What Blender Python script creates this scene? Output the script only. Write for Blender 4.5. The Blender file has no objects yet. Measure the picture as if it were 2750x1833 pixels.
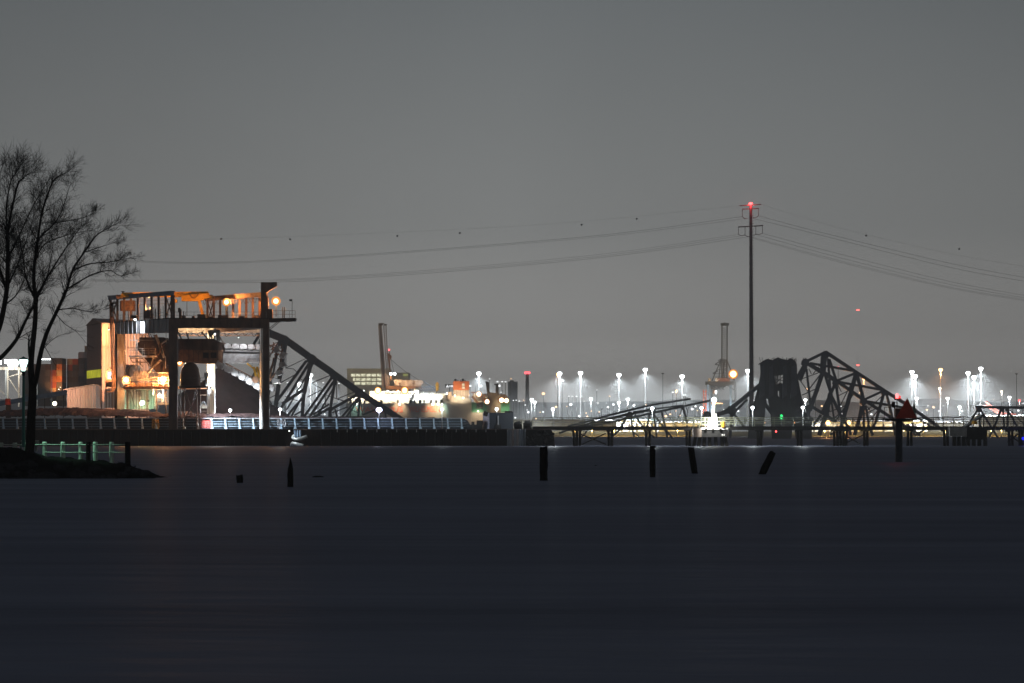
import bpy, math, random
from mathutils import Vector, Matrix, noise
from mathutils.geometry import tessellate_polygon
random.seed(7)
sc = bpy.context.scene
COL = sc.collection
F, HZ, CX, CH = 7500.0, 1160.0, 1375.0, 2.8      # focal length in photo pixels, horizon row, centre column, eye height above the water

# ------------------------------------------------------------------ camera
cd = bpy.data.cameras.new('camera'); cam = bpy.data.objects.new('camera', cd); COL.objects.link(cam)
cam.location = (0, 0, CH); cam.rotation_euler = (math.radians(90), 0, 0)
cd.sensor_width = 36; cd.lens = 36 * F / 2750; cd.shift_y = (HZ - 916.5) / 2750
cd.clip_start = 1; cd.clip_end = 30000
sc.camera = cam
# ------------------------------------------------------------------ world: overcast night sky lit by the city
w = bpy.data.worlds.new('World'); sc.world = w; w.use_nodes = True
nt = w.node_tree; N = nt.nodes; L = nt.links; N.clear()
out = N.new('ShaderNodeOutputWorld'); bg = N.new('ShaderNodeBackground'); L.new(bg.outputs[0], out.inputs[0])
tc = N.new('ShaderNodeTexCoord'); sp = N.new('ShaderNodeSeparateXYZ'); L.new(tc.outputs['Generated'], sp.inputs[0])
rp = N.new('ShaderNodeValToRGB'); L.new(sp.outputs['Z'], rp.inputs[0])
SKY = [(0, (.60, .585, .56)), (.0175, (.58, .568, .545)), (.036, (.355, .352, .342)), (.072, (.236, .243, .240)), (.155, (.146, .159, .165)), (.26, (.115, .130, .142)), (1, (.095, .105, .125))]
while len(rp.color_ramp.elements) < len(SKY): rp.color_ramp.elements.new(.5)
for e, (p, c) in zip(rp.color_ramp.elements, SKY): e.position = p; e.color = (*c, 1)
ab = N.new('ShaderNodeMath'); ab.operation = 'ABSOLUTE'; L.new(sp.outputs['X'], ab.inputs[0])
mr = N.new('ShaderNodeMapRange'); L.new(ab.outputs[0], mr.inputs[0])
for i, v in enumerate((.0, .2, 1.0, .80)): mr.inputs[i + 1].default_value = v
nz = N.new('ShaderNodeTexNoise'); nz.inputs['Scale'].default_value = 5; nz.inputs['Detail'].default_value = 4
L.new(tc.outputs['Generated'], nz.inputs['Vector'])
m2 = N.new('ShaderNodeMapRange'); L.new(nz.outputs['Fac'], m2.inputs[0])
for i, v in enumerate((.3, .7, .95, 1.05)): m2.inputs[i + 1].default_value = v
mu = N.new('ShaderNodeMath'); mu.operation = 'MULTIPLY'; L.new(mr.outputs[0], mu.inputs[0]); L.new(m2.outputs[0], mu.inputs[1])
L.new(rp.outputs[0], bg.inputs['Color']); L.new(mu.outputs[0], bg.inputs['Strength'])
# ------------------------------------------------------------------ view and cycles
sc.view_settings.view_transform = 'Standard'; sc.view_settings.look = 'None'; sc.view_settings.exposure = 0; sc.view_settings.gamma = 1
sc.render.engine = 'CYCLES'
cy = sc.cycles
cy.max_bounces = 4; cy.diffuse_bounces = 1; cy.glossy_bounces = 2; cy.transmission_bounces = 2; cy.volume_bounces = 0; cy.transparent_max_bounces = 6
cy.caustics_reflective = False; cy.caustics_refractive = False; cy.sample_clamp_indirect = 3; cy.sample_clamp_direct = 0
cy.use_denoising = True; cy.use_adaptive_sampling = False; cy.light_sampling_threshold = 0

# ================================================================== helpers
def P(px, py, D): return Vector(((px - CX) / F * D, D, CH + (HZ - py) / F * D))
def X(px, D): return (px - CX) / F * D
def Z(py, D): return CH + (HZ - py) / F * D

def material(name, c1, c2=None, rough=.6, metal=0., scale=1., bump=0., stretch=(1, 1, 1), spec=.16):
    m = bpy.data.materials.new(name); m.use_nodes = True
    nt = m.node_tree; n = nt.nodes; b = n['Principled BSDF']
    b.inputs['Roughness'].default_value = rough; b.inputs['Metallic'].default_value = metal
    b.inputs['Specular IOR Level'].default_value = spec if rough < .78 else min(spec, .0)
    if c2 is None: c2 = tuple(v * .6 for v in c1)
    t = n.new('ShaderNodeTexCoord'); mp = n.new('ShaderNodeMapping'); mp.inputs['Scale'].default_value = stretch
    nt.links.new(t.outputs['Object'], mp.inputs[0])
    z = n.new('ShaderNodeTexNoise'); z.inputs['Scale'].default_value = scale; z.inputs['Detail'].default_value = 6; z.inputs['Roughness'].default_value = .65
    nt.links.new(mp.outputs[0], z.inputs['Vector'])
    r = n.new('ShaderNodeValToRGB'); r.color_ramp.elements[0].position = .35; r.color_ramp.elements[1].position = .65
    r.color_ramp.elements[0].color = (*c2, 1); r.color_ramp.elements[1].color = (*c1, 1)
    nt.links.new(z.outputs['Fac'], r.inputs[0]); nt.links.new(r.outputs[0], b.inputs['Base Color'])
    if bump:
        bp = n.new('ShaderNodeBump'); bp.inputs['Strength'].default_value = bump; bp.inputs['Distance'].default_value = .2
        nt.links.new(z.outputs['Fac'], bp.inputs['Height']); nt.links.new(bp.outputs[0], b.inputs['Normal'])
    return m
def glow(name, color, strength):
    m = bpy.data.materials.new(name); m.use_nodes = True
    nt = m.node_tree; nt.nodes.clear()
    o = nt.nodes.new('ShaderNodeOutputMaterial'); e = nt.nodes.new('ShaderNodeEmission')
    e.inputs[0].default_value = (*color, 1); e.inputs[1].default_value = strength
    nt.links.new(e.outputs[0], o.inputs[0]); m.cycles.emission_sampling = 'NONE'
    return m

WLOC = {}
class MB:
    def __init__(s): s.v = []; s.f = []
    def add(s, vs, fs):
        k = len(s.v); s.v += [Vector(v) for v in vs]; s.f += [[i + k for i in f] for f in fs]; return s
    def box(s, x0, x1, y0, y1, z0, z1):
        return s.add([(x0, y0, z0), (x1, y0, z0), (x1, y1, z0), (x0, y1, z0), (x0, y0, z1), (x1, y0, z1), (x1, y1, z1), (x0, y1, z1)],
                     [(0, 3, 2, 1), (4, 5, 6, 7), (0, 1, 5, 4), (1, 2, 6, 5), (2, 3, 7, 6), (3, 0, 4, 7)])
    def pbox(s, px0, py0, px1, py1, D, dep):
        return s.box(X(px0, D), X(px1, D), D, D + dep, Z(py1, D), Z(py0, D))
    def bar(s, p, q, wd, d=None):
        d = wd if d is None else d
        p = Vector(p); q = Vector(q); t = (q - p)
        if t.length < 1e-6: return s
        t.normalize()
        a = t.cross(Vector((0, 1, 0)))
        if a.length < .05: a = t.cross(Vector((0, 0, 1)))
        a.normalize(); b = t.cross(a).normalized()
        a *= wd / 2; b *= d / 2
        vs = [p - a - b, p + a - b, p + a + b, p - a + b, q - a - b, q + a - b, q + a + b, q - a + b]
        return s.add(vs, [(0, 3, 2, 1), (4, 5, 6, 7), (0, 1, 5, 4), (1, 2, 6, 5), (2, 3, 7, 6), (3, 0, 4, 7)])
    def pbar(s, a, b, wpx, D, d=None):
        return s.bar(P(a[0], a[1], D), P(b[0], b[1], D), wpx * D / F, d)
    def tube(s, pts, rad, n=8, cap=True):
        pts = [Vector(p) for p in pts]
        if not isinstance(rad, (list, tuple)): rad = [rad] * len(pts)
        k = len(s.v); prev = None
        for i, p in enumerate(pts):
            t = (pts[min(i + 1, len(pts) - 1)] - pts[max(i - 1, 0)]).normalized()
            if prev is None:
                a = t.cross(Vector((0, 1, .1)));
                if a.length < .1: a = t.cross(Vector((1, 0, 0)))
            else: a = prev - t * prev.dot(t)
            a.normalize(); prev = a; b = t.cross(a)
            for j in range(n):
                an = 2 * math.pi * j / n
                s.v.append(p + (a * math.cos(an) + b * math.sin(an)) * rad[i])
        for i in range(len(pts) - 1):
            for j in range(n):
                j2 = (j + 1) % n
                s.f.append([k + i * n + j, k + i * n + j2, k + (i + 1) * n + j2, k + (i + 1) * n + j])
        if cap:
            s.f.append([k + j for j in range(n)][::-1]); s.f.append([k + (len(pts) - 1) * n + j for j in range(n)])
        return s
    def sphere(s, c, r, n=10, m=6, sx=1, sy=1, sz=1):
        c = Vector(c); k = len(s.v)
        for i in range(m + 1):
            th = math.pi * i / m
            for j in range(n):
                an = 2 * math.pi * j / n
                s.v.append(c + Vector((r * sx * math.sin(th) * math.cos(an), r * sy * math.sin(th) * math.sin(an), r * sz * math.cos(th))))
        for i in range(m):
            for j in range(n):
                j2 = (j + 1) % n
                s.f.append([k + i * n + j, k + (i + 1) * n + j, k + (i + 1) * n + j2, k + i * n + j2])
        return s
    def lathe(s, c, prof, n=12):
        c = Vector(c); k = len(s.v)
        for r, z in prof:
            for j in range(n):
                an = 2 * math.pi * j / n
                s.v.append(c + Vector((r * math.cos(an), r * math.sin(an), z)))
        for i in range(len(prof) - 1):
            for j in range(n):
                j2 = (j + 1) % n
                s.f.append([k + i * n + j, k + i * n + j2, k + (i + 1) * n + j2, k + (i + 1) * n + j])
        s.f.append([k + j for j in range(n)][::-1]); s.f.append([k + (len(prof) - 1) * n + j for j in range(n)])
        return s
    def plate(s, poly, D, dep, holes=()):           # outline in photo pixels at distance D, real thickness dep
        loops = [list(poly)] + [list(h) for h in holes]
        l3 = [[Vector((a, -b, 0)) for a, b in lp] for lp in loops]
        tris = tessellate_polygon(l3)
        flat = [p for lp in loops for p in lp]; k = len(s.v); n = len(flat)
        fr = [P(a, b, D) for a, b in flat]
        s.v += fr + [v + Vector((0, dep, 0)) for v in fr]
        for t in tris: s.f.append([k + i for i in t]); s.f.append([k + n + i for i in t][::-1])
        o = 0
        for lp in loops:
            m = len(lp)
            for i in range(m):
                a, b = o + i, o + (i + 1) % m
                s.f.append([k + a, k + b, k + n + b, k + n + a])
            o += m
        return s
    def prism(s, foot, z0, z1):
        n = len(foot); k = len(s.v)
        s.v += [Vector((x, y, z0)) for x, y in foot] + [Vector((x, y, z1)) for x, y in foot]
        s.f.append([k + i for i in range(n)][::-1]); s.f.append([k + n + i for i in range(n)])
        for i in range(n):
            j = (i + 1) % n; s.f.append([k + i, k + j, k + n + j, k + n + i])
        return s
    def rail(s, pts, h, step, r=.05, mids=(.5,)):   # hand rail along a polyline
        for a, b in zip(pts, pts[1:]):
            a = Vector(a); b = Vector(b); u = Vector((0, 0, 1)); n = max(1, round((b - a).length / step))
            for m_ in (1.,) + tuple(mids): s.bar(a + u * h * m_, b + u * h * m_, r)
            for i in range(n + 1):
                p = a.lerp(b, i / n); s.bar(p, p + u * h, r)
        return s
    def build(s, name, m, parent=None, smooth=False):
        me = bpy.data.meshes.new(name)
        o0 = WLOC[parent.name] if parent else (sum(s.v, Vector()) / len(s.v) if s.v else Vector())
        me.from_pydata([v - o0 for v in s.v], [], s.f); me.update()
        import bmesh
        bm = bmesh.new(); bm.from_mesh(me); bmesh.ops.recalc_face_normals(bm, faces=bm.faces); bm.to_mesh(me); bm.free()
        if smooth:
            for p in me.polygons: p.use_smooth = True
        me.materials.append(m)
        o = bpy.data.objects.new(name, me); COL.objects.link(o)
        if parent: o.parent = parent; WLOC[o.name] = WLOC[parent.name].copy()
        else: o.location = o0; WLOC[o.name] = o0
        return o
def tag(o, label, cat, group=None):
    o['label'] = label; o['category'] = cat
    if group: o['group'] = group
    return o
def thing(name, label, cat, loc, group=None):
    o = bpy.data.objects.new(name, None); COL.objects.link(o); o.location = loc; o.empty_display_size = .5
    WLOC[o.name] = Vector(loc); return tag(o, label, cat, group)
def setting(o, kind='structure'): o['kind'] = kind; return o
def copy_thing(o, loc, label=None):
    c = o.copy(); COL.objects.link(c); c.location = loc; WLOC[c.name] = Vector(loc)
    if label: c['label'] = label
    for ch in list(o.children):
        d = ch.copy(); COL.objects.link(d); d.parent = c; WLOC[d.name] = Vector(loc)
    return c
def lamp(loc, power, color, parent, kind='POINT', target=None, angle=150, size=.3, blend=.6):
    ld = bpy.data.lights.new('lamp_light', kind); ld.energy = power; ld.color = color; ld.shadow_soft_size = size
    o = bpy.data.objects.new('lamp_light', ld); COL.objects.link(o)
    o.location = Vector(loc) - (WLOC[parent.name] if parent else Vector())
    if kind == 'SPOT':
        ld.spot_size = math.radians(angle); ld.spot_blend = blend
        d = (Vector(target) - Vector(loc)) if target is not None else Vector((0, 0, -1))
        o.rotation_euler = d.to_track_quat('-Z', 'Y').to_euler()
    if parent: o.parent = parent
    return o
def text_mesh(txt, name, m, parent, px0, py0, py1, D, width=None, depth=.05):     # lettering standing upright, facing -Y
    cu = bpy.data.curves.new('t', 'FONT'); cu.body = txt; cu.extrude = .02; cu.resolution_u = 2
    to = bpy.data.objects.new('t', cu); COL.objects.link(to)
    dg = bpy.context.evaluated_depsgraph_get(); me = bpy.data.meshes.new_from_object(to.evaluated_get(dg))
    bpy.data.objects.remove(to)
    xs = [v.co.x for v in me.vertices]; ys = [v.co.y for v in me.vertices]
    hgt = Z(py0, D) - Z(py1, D); sy = hgt / (max(ys) - min(ys)); wd = (width * D / F) if width else (max(xs) - min(xs)) * sy; sx = wd / (max(xs) - min(xs))
    x0, z0 = X(px0, D), Z(py1, D); mx, my = min(xs), min(ys); o0 = WLOC[parent.name]
    for v in me.vertices:
        v.co = Vector((x0 + (v.co.x - mx) * sx, D + (-v.co.z) * depth / .04, z0 + (v.co.y - my) * sy)) - o0
    me.materials.clear(); me.materials.append(m)
    o = bpy.data.objects.new(name, me); COL.objects.link(o); o.parent = parent; WLOC[o.name] = o0.copy(); return o

# ================================================================== materials
M_bridge = material('bridge steel', (.085, .085, .10), (.05, .05, .058), .55, scale=.3)
M_dark = material('dark steel', (.026, .025, .026), (.012, .012, .012), .55, scale=2)
M_brown = material('brown painted steel', (.15, .10, .078), (.048, .034, .031), .55, scale=.9, stretch=(1, 1, .3))
M_stan = material('pale blue stanchion paint', (.34, .46, .56), (.22, .31, .39), .45, scale=2)
M_coam = material('blue coaming paint', (.042, .054, .068), (.022, .03, .038), .45, scale=1, stretch=(1, 1, 3))
M_cream = material('cream painted steel', (.52, .47, .42), (.21, .15, .115), .5, scale=.9, stretch=(1, 1, .2))
M_grey = material('grey painted steel', (.36, .37, .39), (.17, .165, .175), .45, scale=.9, stretch=(1, 1, .2))
M_galv = material('galvanised steel', (.5, .5, .48), (.3, .3, .29), .4, metal=.3, scale=3)
M_blue = material('blue grey painted steel', (.16, .22, .30), (.09, .12, .17), .45, scale=1)
M_yellow = material('yellow painted steel', (.62, .33, .03), (.40, .19, .02), .45, scale=.7)
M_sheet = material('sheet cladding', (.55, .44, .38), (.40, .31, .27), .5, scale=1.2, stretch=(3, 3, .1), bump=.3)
def corrugate(m, scale, depth):                      # ribbed sheet: vertical ribs modelled as bump plus a little grime between them
    nt = m.node_tree; n = nt.nodes; b = n['Principled BSDF']
    t = n.new('ShaderNodeTexCoord'); wv = n.new('ShaderNodeTexWave'); wv.bands_direction = 'X'; wv.inputs['Scale'].default_value = scale; wv.inputs['Distortion'].default_value = .3
    nt.links.new(t.outputs['Object'], wv.inputs['Vector'])
    bp = n.new('ShaderNodeBump'); bp.inputs['Strength'].default_value = depth; bp.inputs['Distance'].default_value = .12
    nt.links.new(wv.outputs['Fac'], bp.inputs['Height']); nt.links.new(bp.outputs[0], b.inputs['Normal'])
corrugate(M_sheet, .55, .9)
M_shaded_sheet = material('shaded cladding', (.16, .13, .13), (.10, .08, .085), .6, scale=1.2, stretch=(3, 3, .1), bump=.3)  # darker copy of the cladding, shade put into the colour
M_conc = material('concrete', (.30, .29, .27), (.17, .165, .155), .85, scale=.8, bump=.3)
M_wood = material('weathered timber', (.018, .016, .014), (.006, .005, .005), .9, scale=3, stretch=(4, 4, .5), bump=.6)
M_bark = material('bark', (.030, .026, .023), (.014, .012, .011), .9, scale=8, stretch=(2, 2, .4), bump=.5, spec=.03)
M_post = material('pale timber post', (.42, .46, .40), (.26, .29, .25), .8, scale=4, stretch=(2, 2, .4), bump=.4)
M_rock = material('dark rock', (.024, .023, .024), (.010, .010, .011), .9, scale=1.5, bump=.8, spec=.03)
M_soil = material('bank soil', (.010, .009, .008), (.004, .004, .004), .95, scale=1.2, bump=.8, spec=.03)
M_ground = material('yard asphalt', (.05, .048, .045), (.03, .03, .028), .9, scale=.05)
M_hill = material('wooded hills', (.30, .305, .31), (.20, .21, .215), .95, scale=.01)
M_ore = material('red ore', (.090, .062, .062), (.034, .026, .030), .9, scale=2.2, bump=1.)
M_pile = material('dark stockpile', (.062, .043, .050), (.030, .021, .026), .95, scale=.4, bump=.5)
M_hullw = material('rust dark hull', (.022, .013, .012), (.010, .007, .007), .75, scale=.7, stretch=(1, 1, .2))
M_quay = material('tarred quay timbers', (.014, .009, .0085), (.005, .004, .004), .8, scale=1.2, stretch=(3, 1, .15), bump=.4)
M_boot = material('pale hull paint', (.42, .41, .38), (.36, .35, .32), .5, scale=.05)
M_shipgrey = material('ship grey hull paint', (.48, .47, .45), (.42, .41, .39), .5, scale=.05)
M_shipgreen = material('ship green paint', (.12, .42, .28), (.09, .33, .21), .5, scale=.05)
M_white = material('white paint', (.75, .75, .72), (.6, .6, .58), .4, scale=.3)
M_funnel = material('orange funnel paint', (.55, .17, .07), (.42, .12, .05), .5, scale=.2)
M_hullred = material('orange lettering paint', (.85, .13, .04), (.7, .10, .03), .5, scale=.2)
M_red = material('red paint', (.35, .04, .02), (.22, .025, .015), .5, scale=1)
M_green = material('green paint', (.03, .08, .05), (.02, .05, .03), .5, scale=1)
M_line = material('conductor', (.03, .03, .03), (.02, .02, .02), .5)
M_beige = material('beige wall', (.035, .032, .026), (.026, .024, .019), .8, scale=.1)
M_bucket = material('worn bucket steel', (.50, .49, .48), (.28, .24, .22), .4, metal=.2, scale=1.2)
M_rust = material('rusty machinery', (.30, .16, .09), (.14, .075, .05), .6, scale=1.3)
G_white = glow('floodlight glow', (.93, 1., 1.), 9)
G_halo = glow('sodium lamp halo', (1., .34, .08), 1.15)  # self-lit orange that draws the halo round sodium lamps
G_warm = glow('warm white glow', (1., .86, .62), 9)
G_orange = glow('sodium glow', (1., .50, .17), 12)
G_red = glow('red beacon glow', (1., .07, .07), 8)
G_green = glow('green signal glow', (.03, 1., .22), 1.3)
G_teal = glow('mercury lamp glow', (.62, 1., .88), 6)
G_blue = glow('blue white glow', (.70, .72, 1.), 10)
G_deepblue = glow('deep blue glow', (.02, .03, 1.), 1.0)
G_win = glow('office window glow', (1., .98, .66), 1.15)
G_curtain = None
C_white, C_orange, C_teal, C_red = (.86, .96, 1.), (1., .42, .13), (.45, 1., .72), (1., .05, .05)

def striped_glow(name, c1, c2, strength, scale):
    m = bpy.data.materials.new(name); m.use_nodes = True; nt = m.node_tree; n = nt.nodes; n.clear()
    o = n.new('ShaderNodeOutputMaterial'); e = n.new('ShaderNodeEmission'); e.inputs[1].default_value = strength
    t = n.new('ShaderNodeTexCoord'); mp = n.new('ShaderNodeMapping'); mp.inputs['Scale'].default_value = scale
    z = n.new('ShaderNodeTexNoise'); z.inputs['Scale'].default_value = 1; z.inputs['Detail'].default_value = 3
    r = n.new('ShaderNodeValToRGB'); r.color_ramp.elements[0].position = .42; r.color_ramp.elements[1].position = .55
    r.color_ramp.elements[0].color = (*c2, 1); r.color_ramp.elements[1].color = (*c1, 1)
    nt.links.new(t.outputs['Object'], mp.inputs[0]); nt.links.new(mp.outputs[0], z.inputs['Vector']); nt.links.new(z.outputs['Fac'], r.inputs[0])
    nt.links.new(r.outputs[0], e.inputs[0]); nt.links.new(e.outputs[0], o.inputs[0]); m.cycles.emission_sampling = 'NONE'
    return m
G_curtain = striped_glow('curtained yellow window', (.75, .72, .05), (.16, .17, .02), .8, (9, 9, .4))
G_office = striped_glow('blind shaded office window', (1., .98, .70), (.55, .54, .36), 1.1, (.5, .5, .9))

# ------------------------------------------------------------------ water
def water_material():
    m = bpy.data.materials.new('estuary water'); m.use_nodes = True; nt = m.node_tree; n = nt.nodes; n.clear()
    o = n.new('ShaderNodeOutputMaterial'); mx = n.new('ShaderNodeMixShader'); df = n.new('ShaderNodeBsdfDiffuse'); gl = n.new('ShaderNodeBsdfGlossy')
    mx.inputs[0].default_value = .07; gl.inputs['Roughness'].default_value = .42
    nt.links.new(df.outputs[0], mx.inputs[1]); nt.links.new(gl.outputs[0], mx.inputs[2]); nt.links.new(mx.outputs[0], o.inputs[0])
    t = n.new('ShaderNodeTexCoord')
    mp = n.new('ShaderNodeMapping'); mp.inputs['Scale'].default_value = (.016, .11, 1); nt.links.new(t.outputs['Object'], mp.inputs[0])
    z = n.new('ShaderNodeTexNoise'); z.inputs['Scale'].default_value = 1; z.inputs['Detail'].default_value = 9; z.inputs['Roughness'].default_value = .68; z.inputs['Distortion'].default_value = .6; nt.links.new(mp.outputs[0], z.inputs['Vector'])
    r = n.new('ShaderNodeValToRGB'); r.color_ramp.elements[0].position = .36; r.color_ramp.elements[1].position = .74
    r.color_ramp.elements[0].color = (.050, .057, .088, 1); r.color_ramp.elements[1].color = (.112, .123, .168, 1)
    nt.links.new(z.outputs['Fac'], r.inputs[0]); nt.links.new(r.outputs[0], df.inputs[0])
    mp2 = n.new('ShaderNodeMapping'); mp2.inputs['Scale'].default_value = (.25, .6, 1); nt.links.new(t.outputs['Object'], mp2.inputs[0])
    z2 = n.new('ShaderNodeTexNoise'); z2.inputs['Scale'].default_value = 1; z2.inputs['Detail'].default_value = 3; nt.links.new(mp2.outputs[0], z2.inputs['Vector'])
    bp = n.new('ShaderNodeBump'); bp.inputs['Strength'].default_value = .3; bp.inputs['Distance'].default_value = .3
    nt.links.new(z2.outputs['Fac'], bp.inputs['Height']); nt.links.new(bp.outputs[0], gl.inputs['Normal']); nt.links.new(bp.outputs[0], df.inputs['Normal'])
    return m
mb = MB(); mb.add([(-9000, -60, 0), (9000, -60, 0), (9000, 9500, 0), (-9000, 9500, 0)], [(0, 1, 2, 3)])
setting(mb.build('water', water_material()))

# ------------------------------------------------------------------ far shore, hills
def shore_z(x, D):
    t = min(1, max(0, (D - 1745) / 30)); return t * 3.2 + (noise.noise((x * .3, D * .3, 0)) * .5 * (1 - t) if t > 0 else -.6)
mb = MB(); nx, ys = 240, [1745, 1752, 1760, 1768, 1776, 2000, 2600]
for y in ys:
    for i in range(nx + 1):
        x = -700 + 1500 * i / nx; mb.v.append(Vector((x, y, shore_z(x, y))))
for j in range(len(ys) - 1):
    for i in range(nx):
        a = j * (nx + 1) + i; mb.f.append([a, a + 1, a + nx + 2, a + nx + 1])
setting(mb.build('shore', material('riprap shore', (.060, .050, .028), (.012, .010, .007), .9, scale=.5, bump=.8)))
def hill_z(x, D):
    return 3 + max(0, D - 2600) * (.0195) * (1 + .16 * noise.noise((x * .0011, 3.3, 0)) + .10 * noise.noise((x * .006, D * .001, 0))) if D > 2600 else 3
mb = MB(); nx = 160; ys = [2590, 3000, 3500, 4200, 5000, 5600, 6000]
for y in ys:
    for i in range(nx + 1):
        x = -2600 + 5200 * i / nx; mb.v.append(Vector((x, y, hill_z(x, y))))
for j in range(len(ys) - 1):
    for i in range(nx):
        a = j * (nx + 1) + i; mb.f.append([a, a + 1, a + nx + 2, a + nx + 1])
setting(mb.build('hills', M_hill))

# ------------------------------------------------------------------ haze: one closed box of thin air round the whole place
hm = bpy.data.materials.new('night haze'); hm.use_nodes = True; nt = hm.node_tree; nt.nodes.clear()
o = nt.nodes.new('ShaderNodeOutputMaterial'); pv = nt.nodes.new('ShaderNodeVolumePrincipled')
pv.inputs['Color'].default_value = (.93, .94, .96, 1); pv.inputs['Density'].default_value = .0002; pv.inputs['Anisotropy'].default_value = .1
nt.links.new(pv.outputs[0], o.inputs['Volume']); hm.cycles.homogeneous_volume = True
setting(MB().box(-9100, 9100, -80, 6300, -3, 132).build('haze', hm), 'stuff')

# ================================================================== FOREGROUND BANK, TREES, FENCE
def bank_top(px):
    K = [(-400, 1196), (0, 1203), (80, 1212), (130, 1229), (250, 1239), (345, 1249), (390, 1268), (430, 1284), (450, 1287)]
    for (a, b), (c, d) in zip(K, K[1:]):
        if a <= px <= c: return b + (d - b) * (px - a) / (c - a)
    return K[-1][1]
mb = MB(); nx, ny = 150, 26
def bank_z(px, D):
    zt = max(-.15, Z(bank_top(px), 172)); t = min(1, max(0, (D - 167.2) / 4.8)); t2 = min(1, max(0, (188 - D) / 10))
    s_ = t * t * (3 - 2 * t)
    x = X(px, D)
    return -.3 + (zt + .3) * s_ * t2 + .22 * noise.noise((x * .9, D * .9, 1)) * t + .1 * noise.noise((x * 2.6, D * 2.6, 4)) * t
for j in range(ny + 1):
    D = 166.5 + 24 * (j / ny) ** 1.4
    for i in range(nx + 1):
        px = -400 + 860 * i / nx; mb.v.append(Vector((X(px, D), D, bank_z(px, D))))
for j in range(ny):
    for i in range(nx):
        a = j * (nx + 1) + i; mb.f.append([a, a + 1, a + nx + 2, a + nx + 1])
setting(mb.build('ground', M_soil, smooth=True))
for i in range(46):                                   # rip-rap boulders along the water's edge
    px = random.uniform(-20, 420); D = 167.6 + random.uniform(0, 2.6); r = random.uniform(.22, .5)
    if px > 330: r *= .75; D = 169 + random.uniform(0, 2)
    b = MB().sphere((0, 0, 0), r, 9, 6, random.uniform(.9, 1.5), 1, random.uniform(.6, .9))
    sd = random.random() * 50
    c = Vector((X(px, D), D, bank_z(px, D) + .02 * r))
    b.v = [c + v * (1 + .35 * noise.noise(v * 2.2 + Vector((sd, 0, 0)))) for v in b.v]
    tag(b.build('boulder', M_rock), 'dark boulder lying on the black bank at the water', 'rock', 'boulders along the bank')

def catmull(pts, n=5):
    out = []
    for i in range(len(pts) - 1):
        p0, p1, p2, p3 = pts[max(i - 1, 0)], pts[i], pts[i + 1], pts[min(i + 2, len(pts) - 1)]
        for k in range(n):
            t = k / n
            out.append(.5 * ((2 * p1) + (p2 - p0) * t + (2 * p0 - 5 * p1 + 4 * p2 - p3) * t * t + (3 * p1 - p0 - 3 * p2 + p3) * t ** 3))
    return out + [pts[-1]]
def twig(mb, p, d, r, ln, depth):
    n = 5 if depth > 1 else 4; pts = [p]; rads = [r]; q = p.copy(); dd = d.copy()
    for i in range(n):
        dd = (dd + Vector((random.gauss(0, .16), random.gauss(0, .16), random.gauss(.05, .14)))).normalized()
        q = q + dd * ln / n; pts.append(q.copy()); rads.append(max(.0045, r * (1 - .85 * (i + 1) / n)))
    mb.tube(pts, rads, 4 if r > .03 else 3, False)
    if depth <= 0: return
    k = {3: 8, 2: 6, 1: 4}[depth]
    for i in range(k):
        t = random.uniform(.15, 1) * n; j = min(int(t), n - 1); b = pts[j].lerp(pts[j + 1], t - j)
        ax = (pts[j + 1] - pts[j]).normalized()
        side = Vector((random.gauss(0, 1), random.gauss(0, 1), random.gauss(.15, .8))); side = (side - ax * side.dot(ax)).normalized()
        an = random.uniform(.35, .75)
        twig(mb, b, (ax * math.cos(an) + side * math.sin(an)).normalized(), max(.0058, rads[j] * .6), ln * random.uniform(.5, .85), depth - 1)
def limb(mb, guide, D0, r0, r1, crown, dens=1., depth=2, tl=2.0, start=.0):
    dz = 0; g = []
    for i, (a, b) in enumerate(guide):
        if i: dz += random.uniform(-.5, .5)
        g.append(P(a, b, D0 + dz))
    pts = catmull(g); n = len(pts); rads = [.8 * (r0 + (r1 - r0) * i / (n - 1)) for i in range(n)]
    mb.tube(pts, rads, 8 if r0 > .1 else 6)
    ln = sum((b - a).length for a, b in zip(pts, pts[1:])); k = int(ln * 5.2 * dens)
    for i in range(k):
        t = random.uniform(start, 1) * (n - 1); j = min(int(t), n - 2); b = pts[j].lerp(pts[j + 1], t - j)
        ax = (pts[j + 1] - pts[j]).normalized(); side = Vector((random.gauss(0, 1), random.gauss(0, 1), random.gauss(.1, .8)))
        side = (side - ax * side.dot(ax)).normalized(); an = random.uniform(.35, .8)
        twig(crown, b, (ax * math.cos(an) + side * math.sin(an)).normalized(), min(.028, rads[j] * .4), tl * .78 * random.uniform(.5, 1.2) * (1 - .4 * t / n), depth)
    twig(crown, pts[-1], (pts[-1] - pts[-3]).normalized(), r1, tl * .38, depth)
# tree standing on the bank, forked trunk
DT = 172
t1 = thing('bare_tree', 'leafless tree with a forked black trunk beside the park lamp', 'tree', P(82, 1212, DT), 'bare trees on the bank')
tr, cr = MB(), MB()
tr.tube(catmull([P(78, 1225, DT), P(82, 1180, DT), P(84, 1120, DT), P(87, 1075, DT), P(88, 1035, DT)]), [.30 - .003 * i for i in range(21)], 10)
limb(tr, [(87, 1045), (83, 986), (87, 933), (94, 866), (96, 810)], DT, .25, .17, cr, .0)
limb(tr, [(89, 1045), (99, 1006), (109, 949), (126, 893), (149, 843), (169, 800)], DT, .22, .12, cr, .25, 2, 1.3, .4)
limb(tr, [(84, 985), (78, 948), (77, 925)], DT, .1, .07, cr, .0)
limb(tr, [(96, 815), (91, 760), (92, 717), (101, 646), (113, 570), (132, 512), (147, 480), (184, 460)], DT, .16, .02, cr, 1.2, 2, 2.2, .1)
limb(tr, [(101, 650), (110, 634), (150, 594), (171, 551), (185, 506)], DT, .08, .02, cr, 1.3, 2, 1.8)
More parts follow.
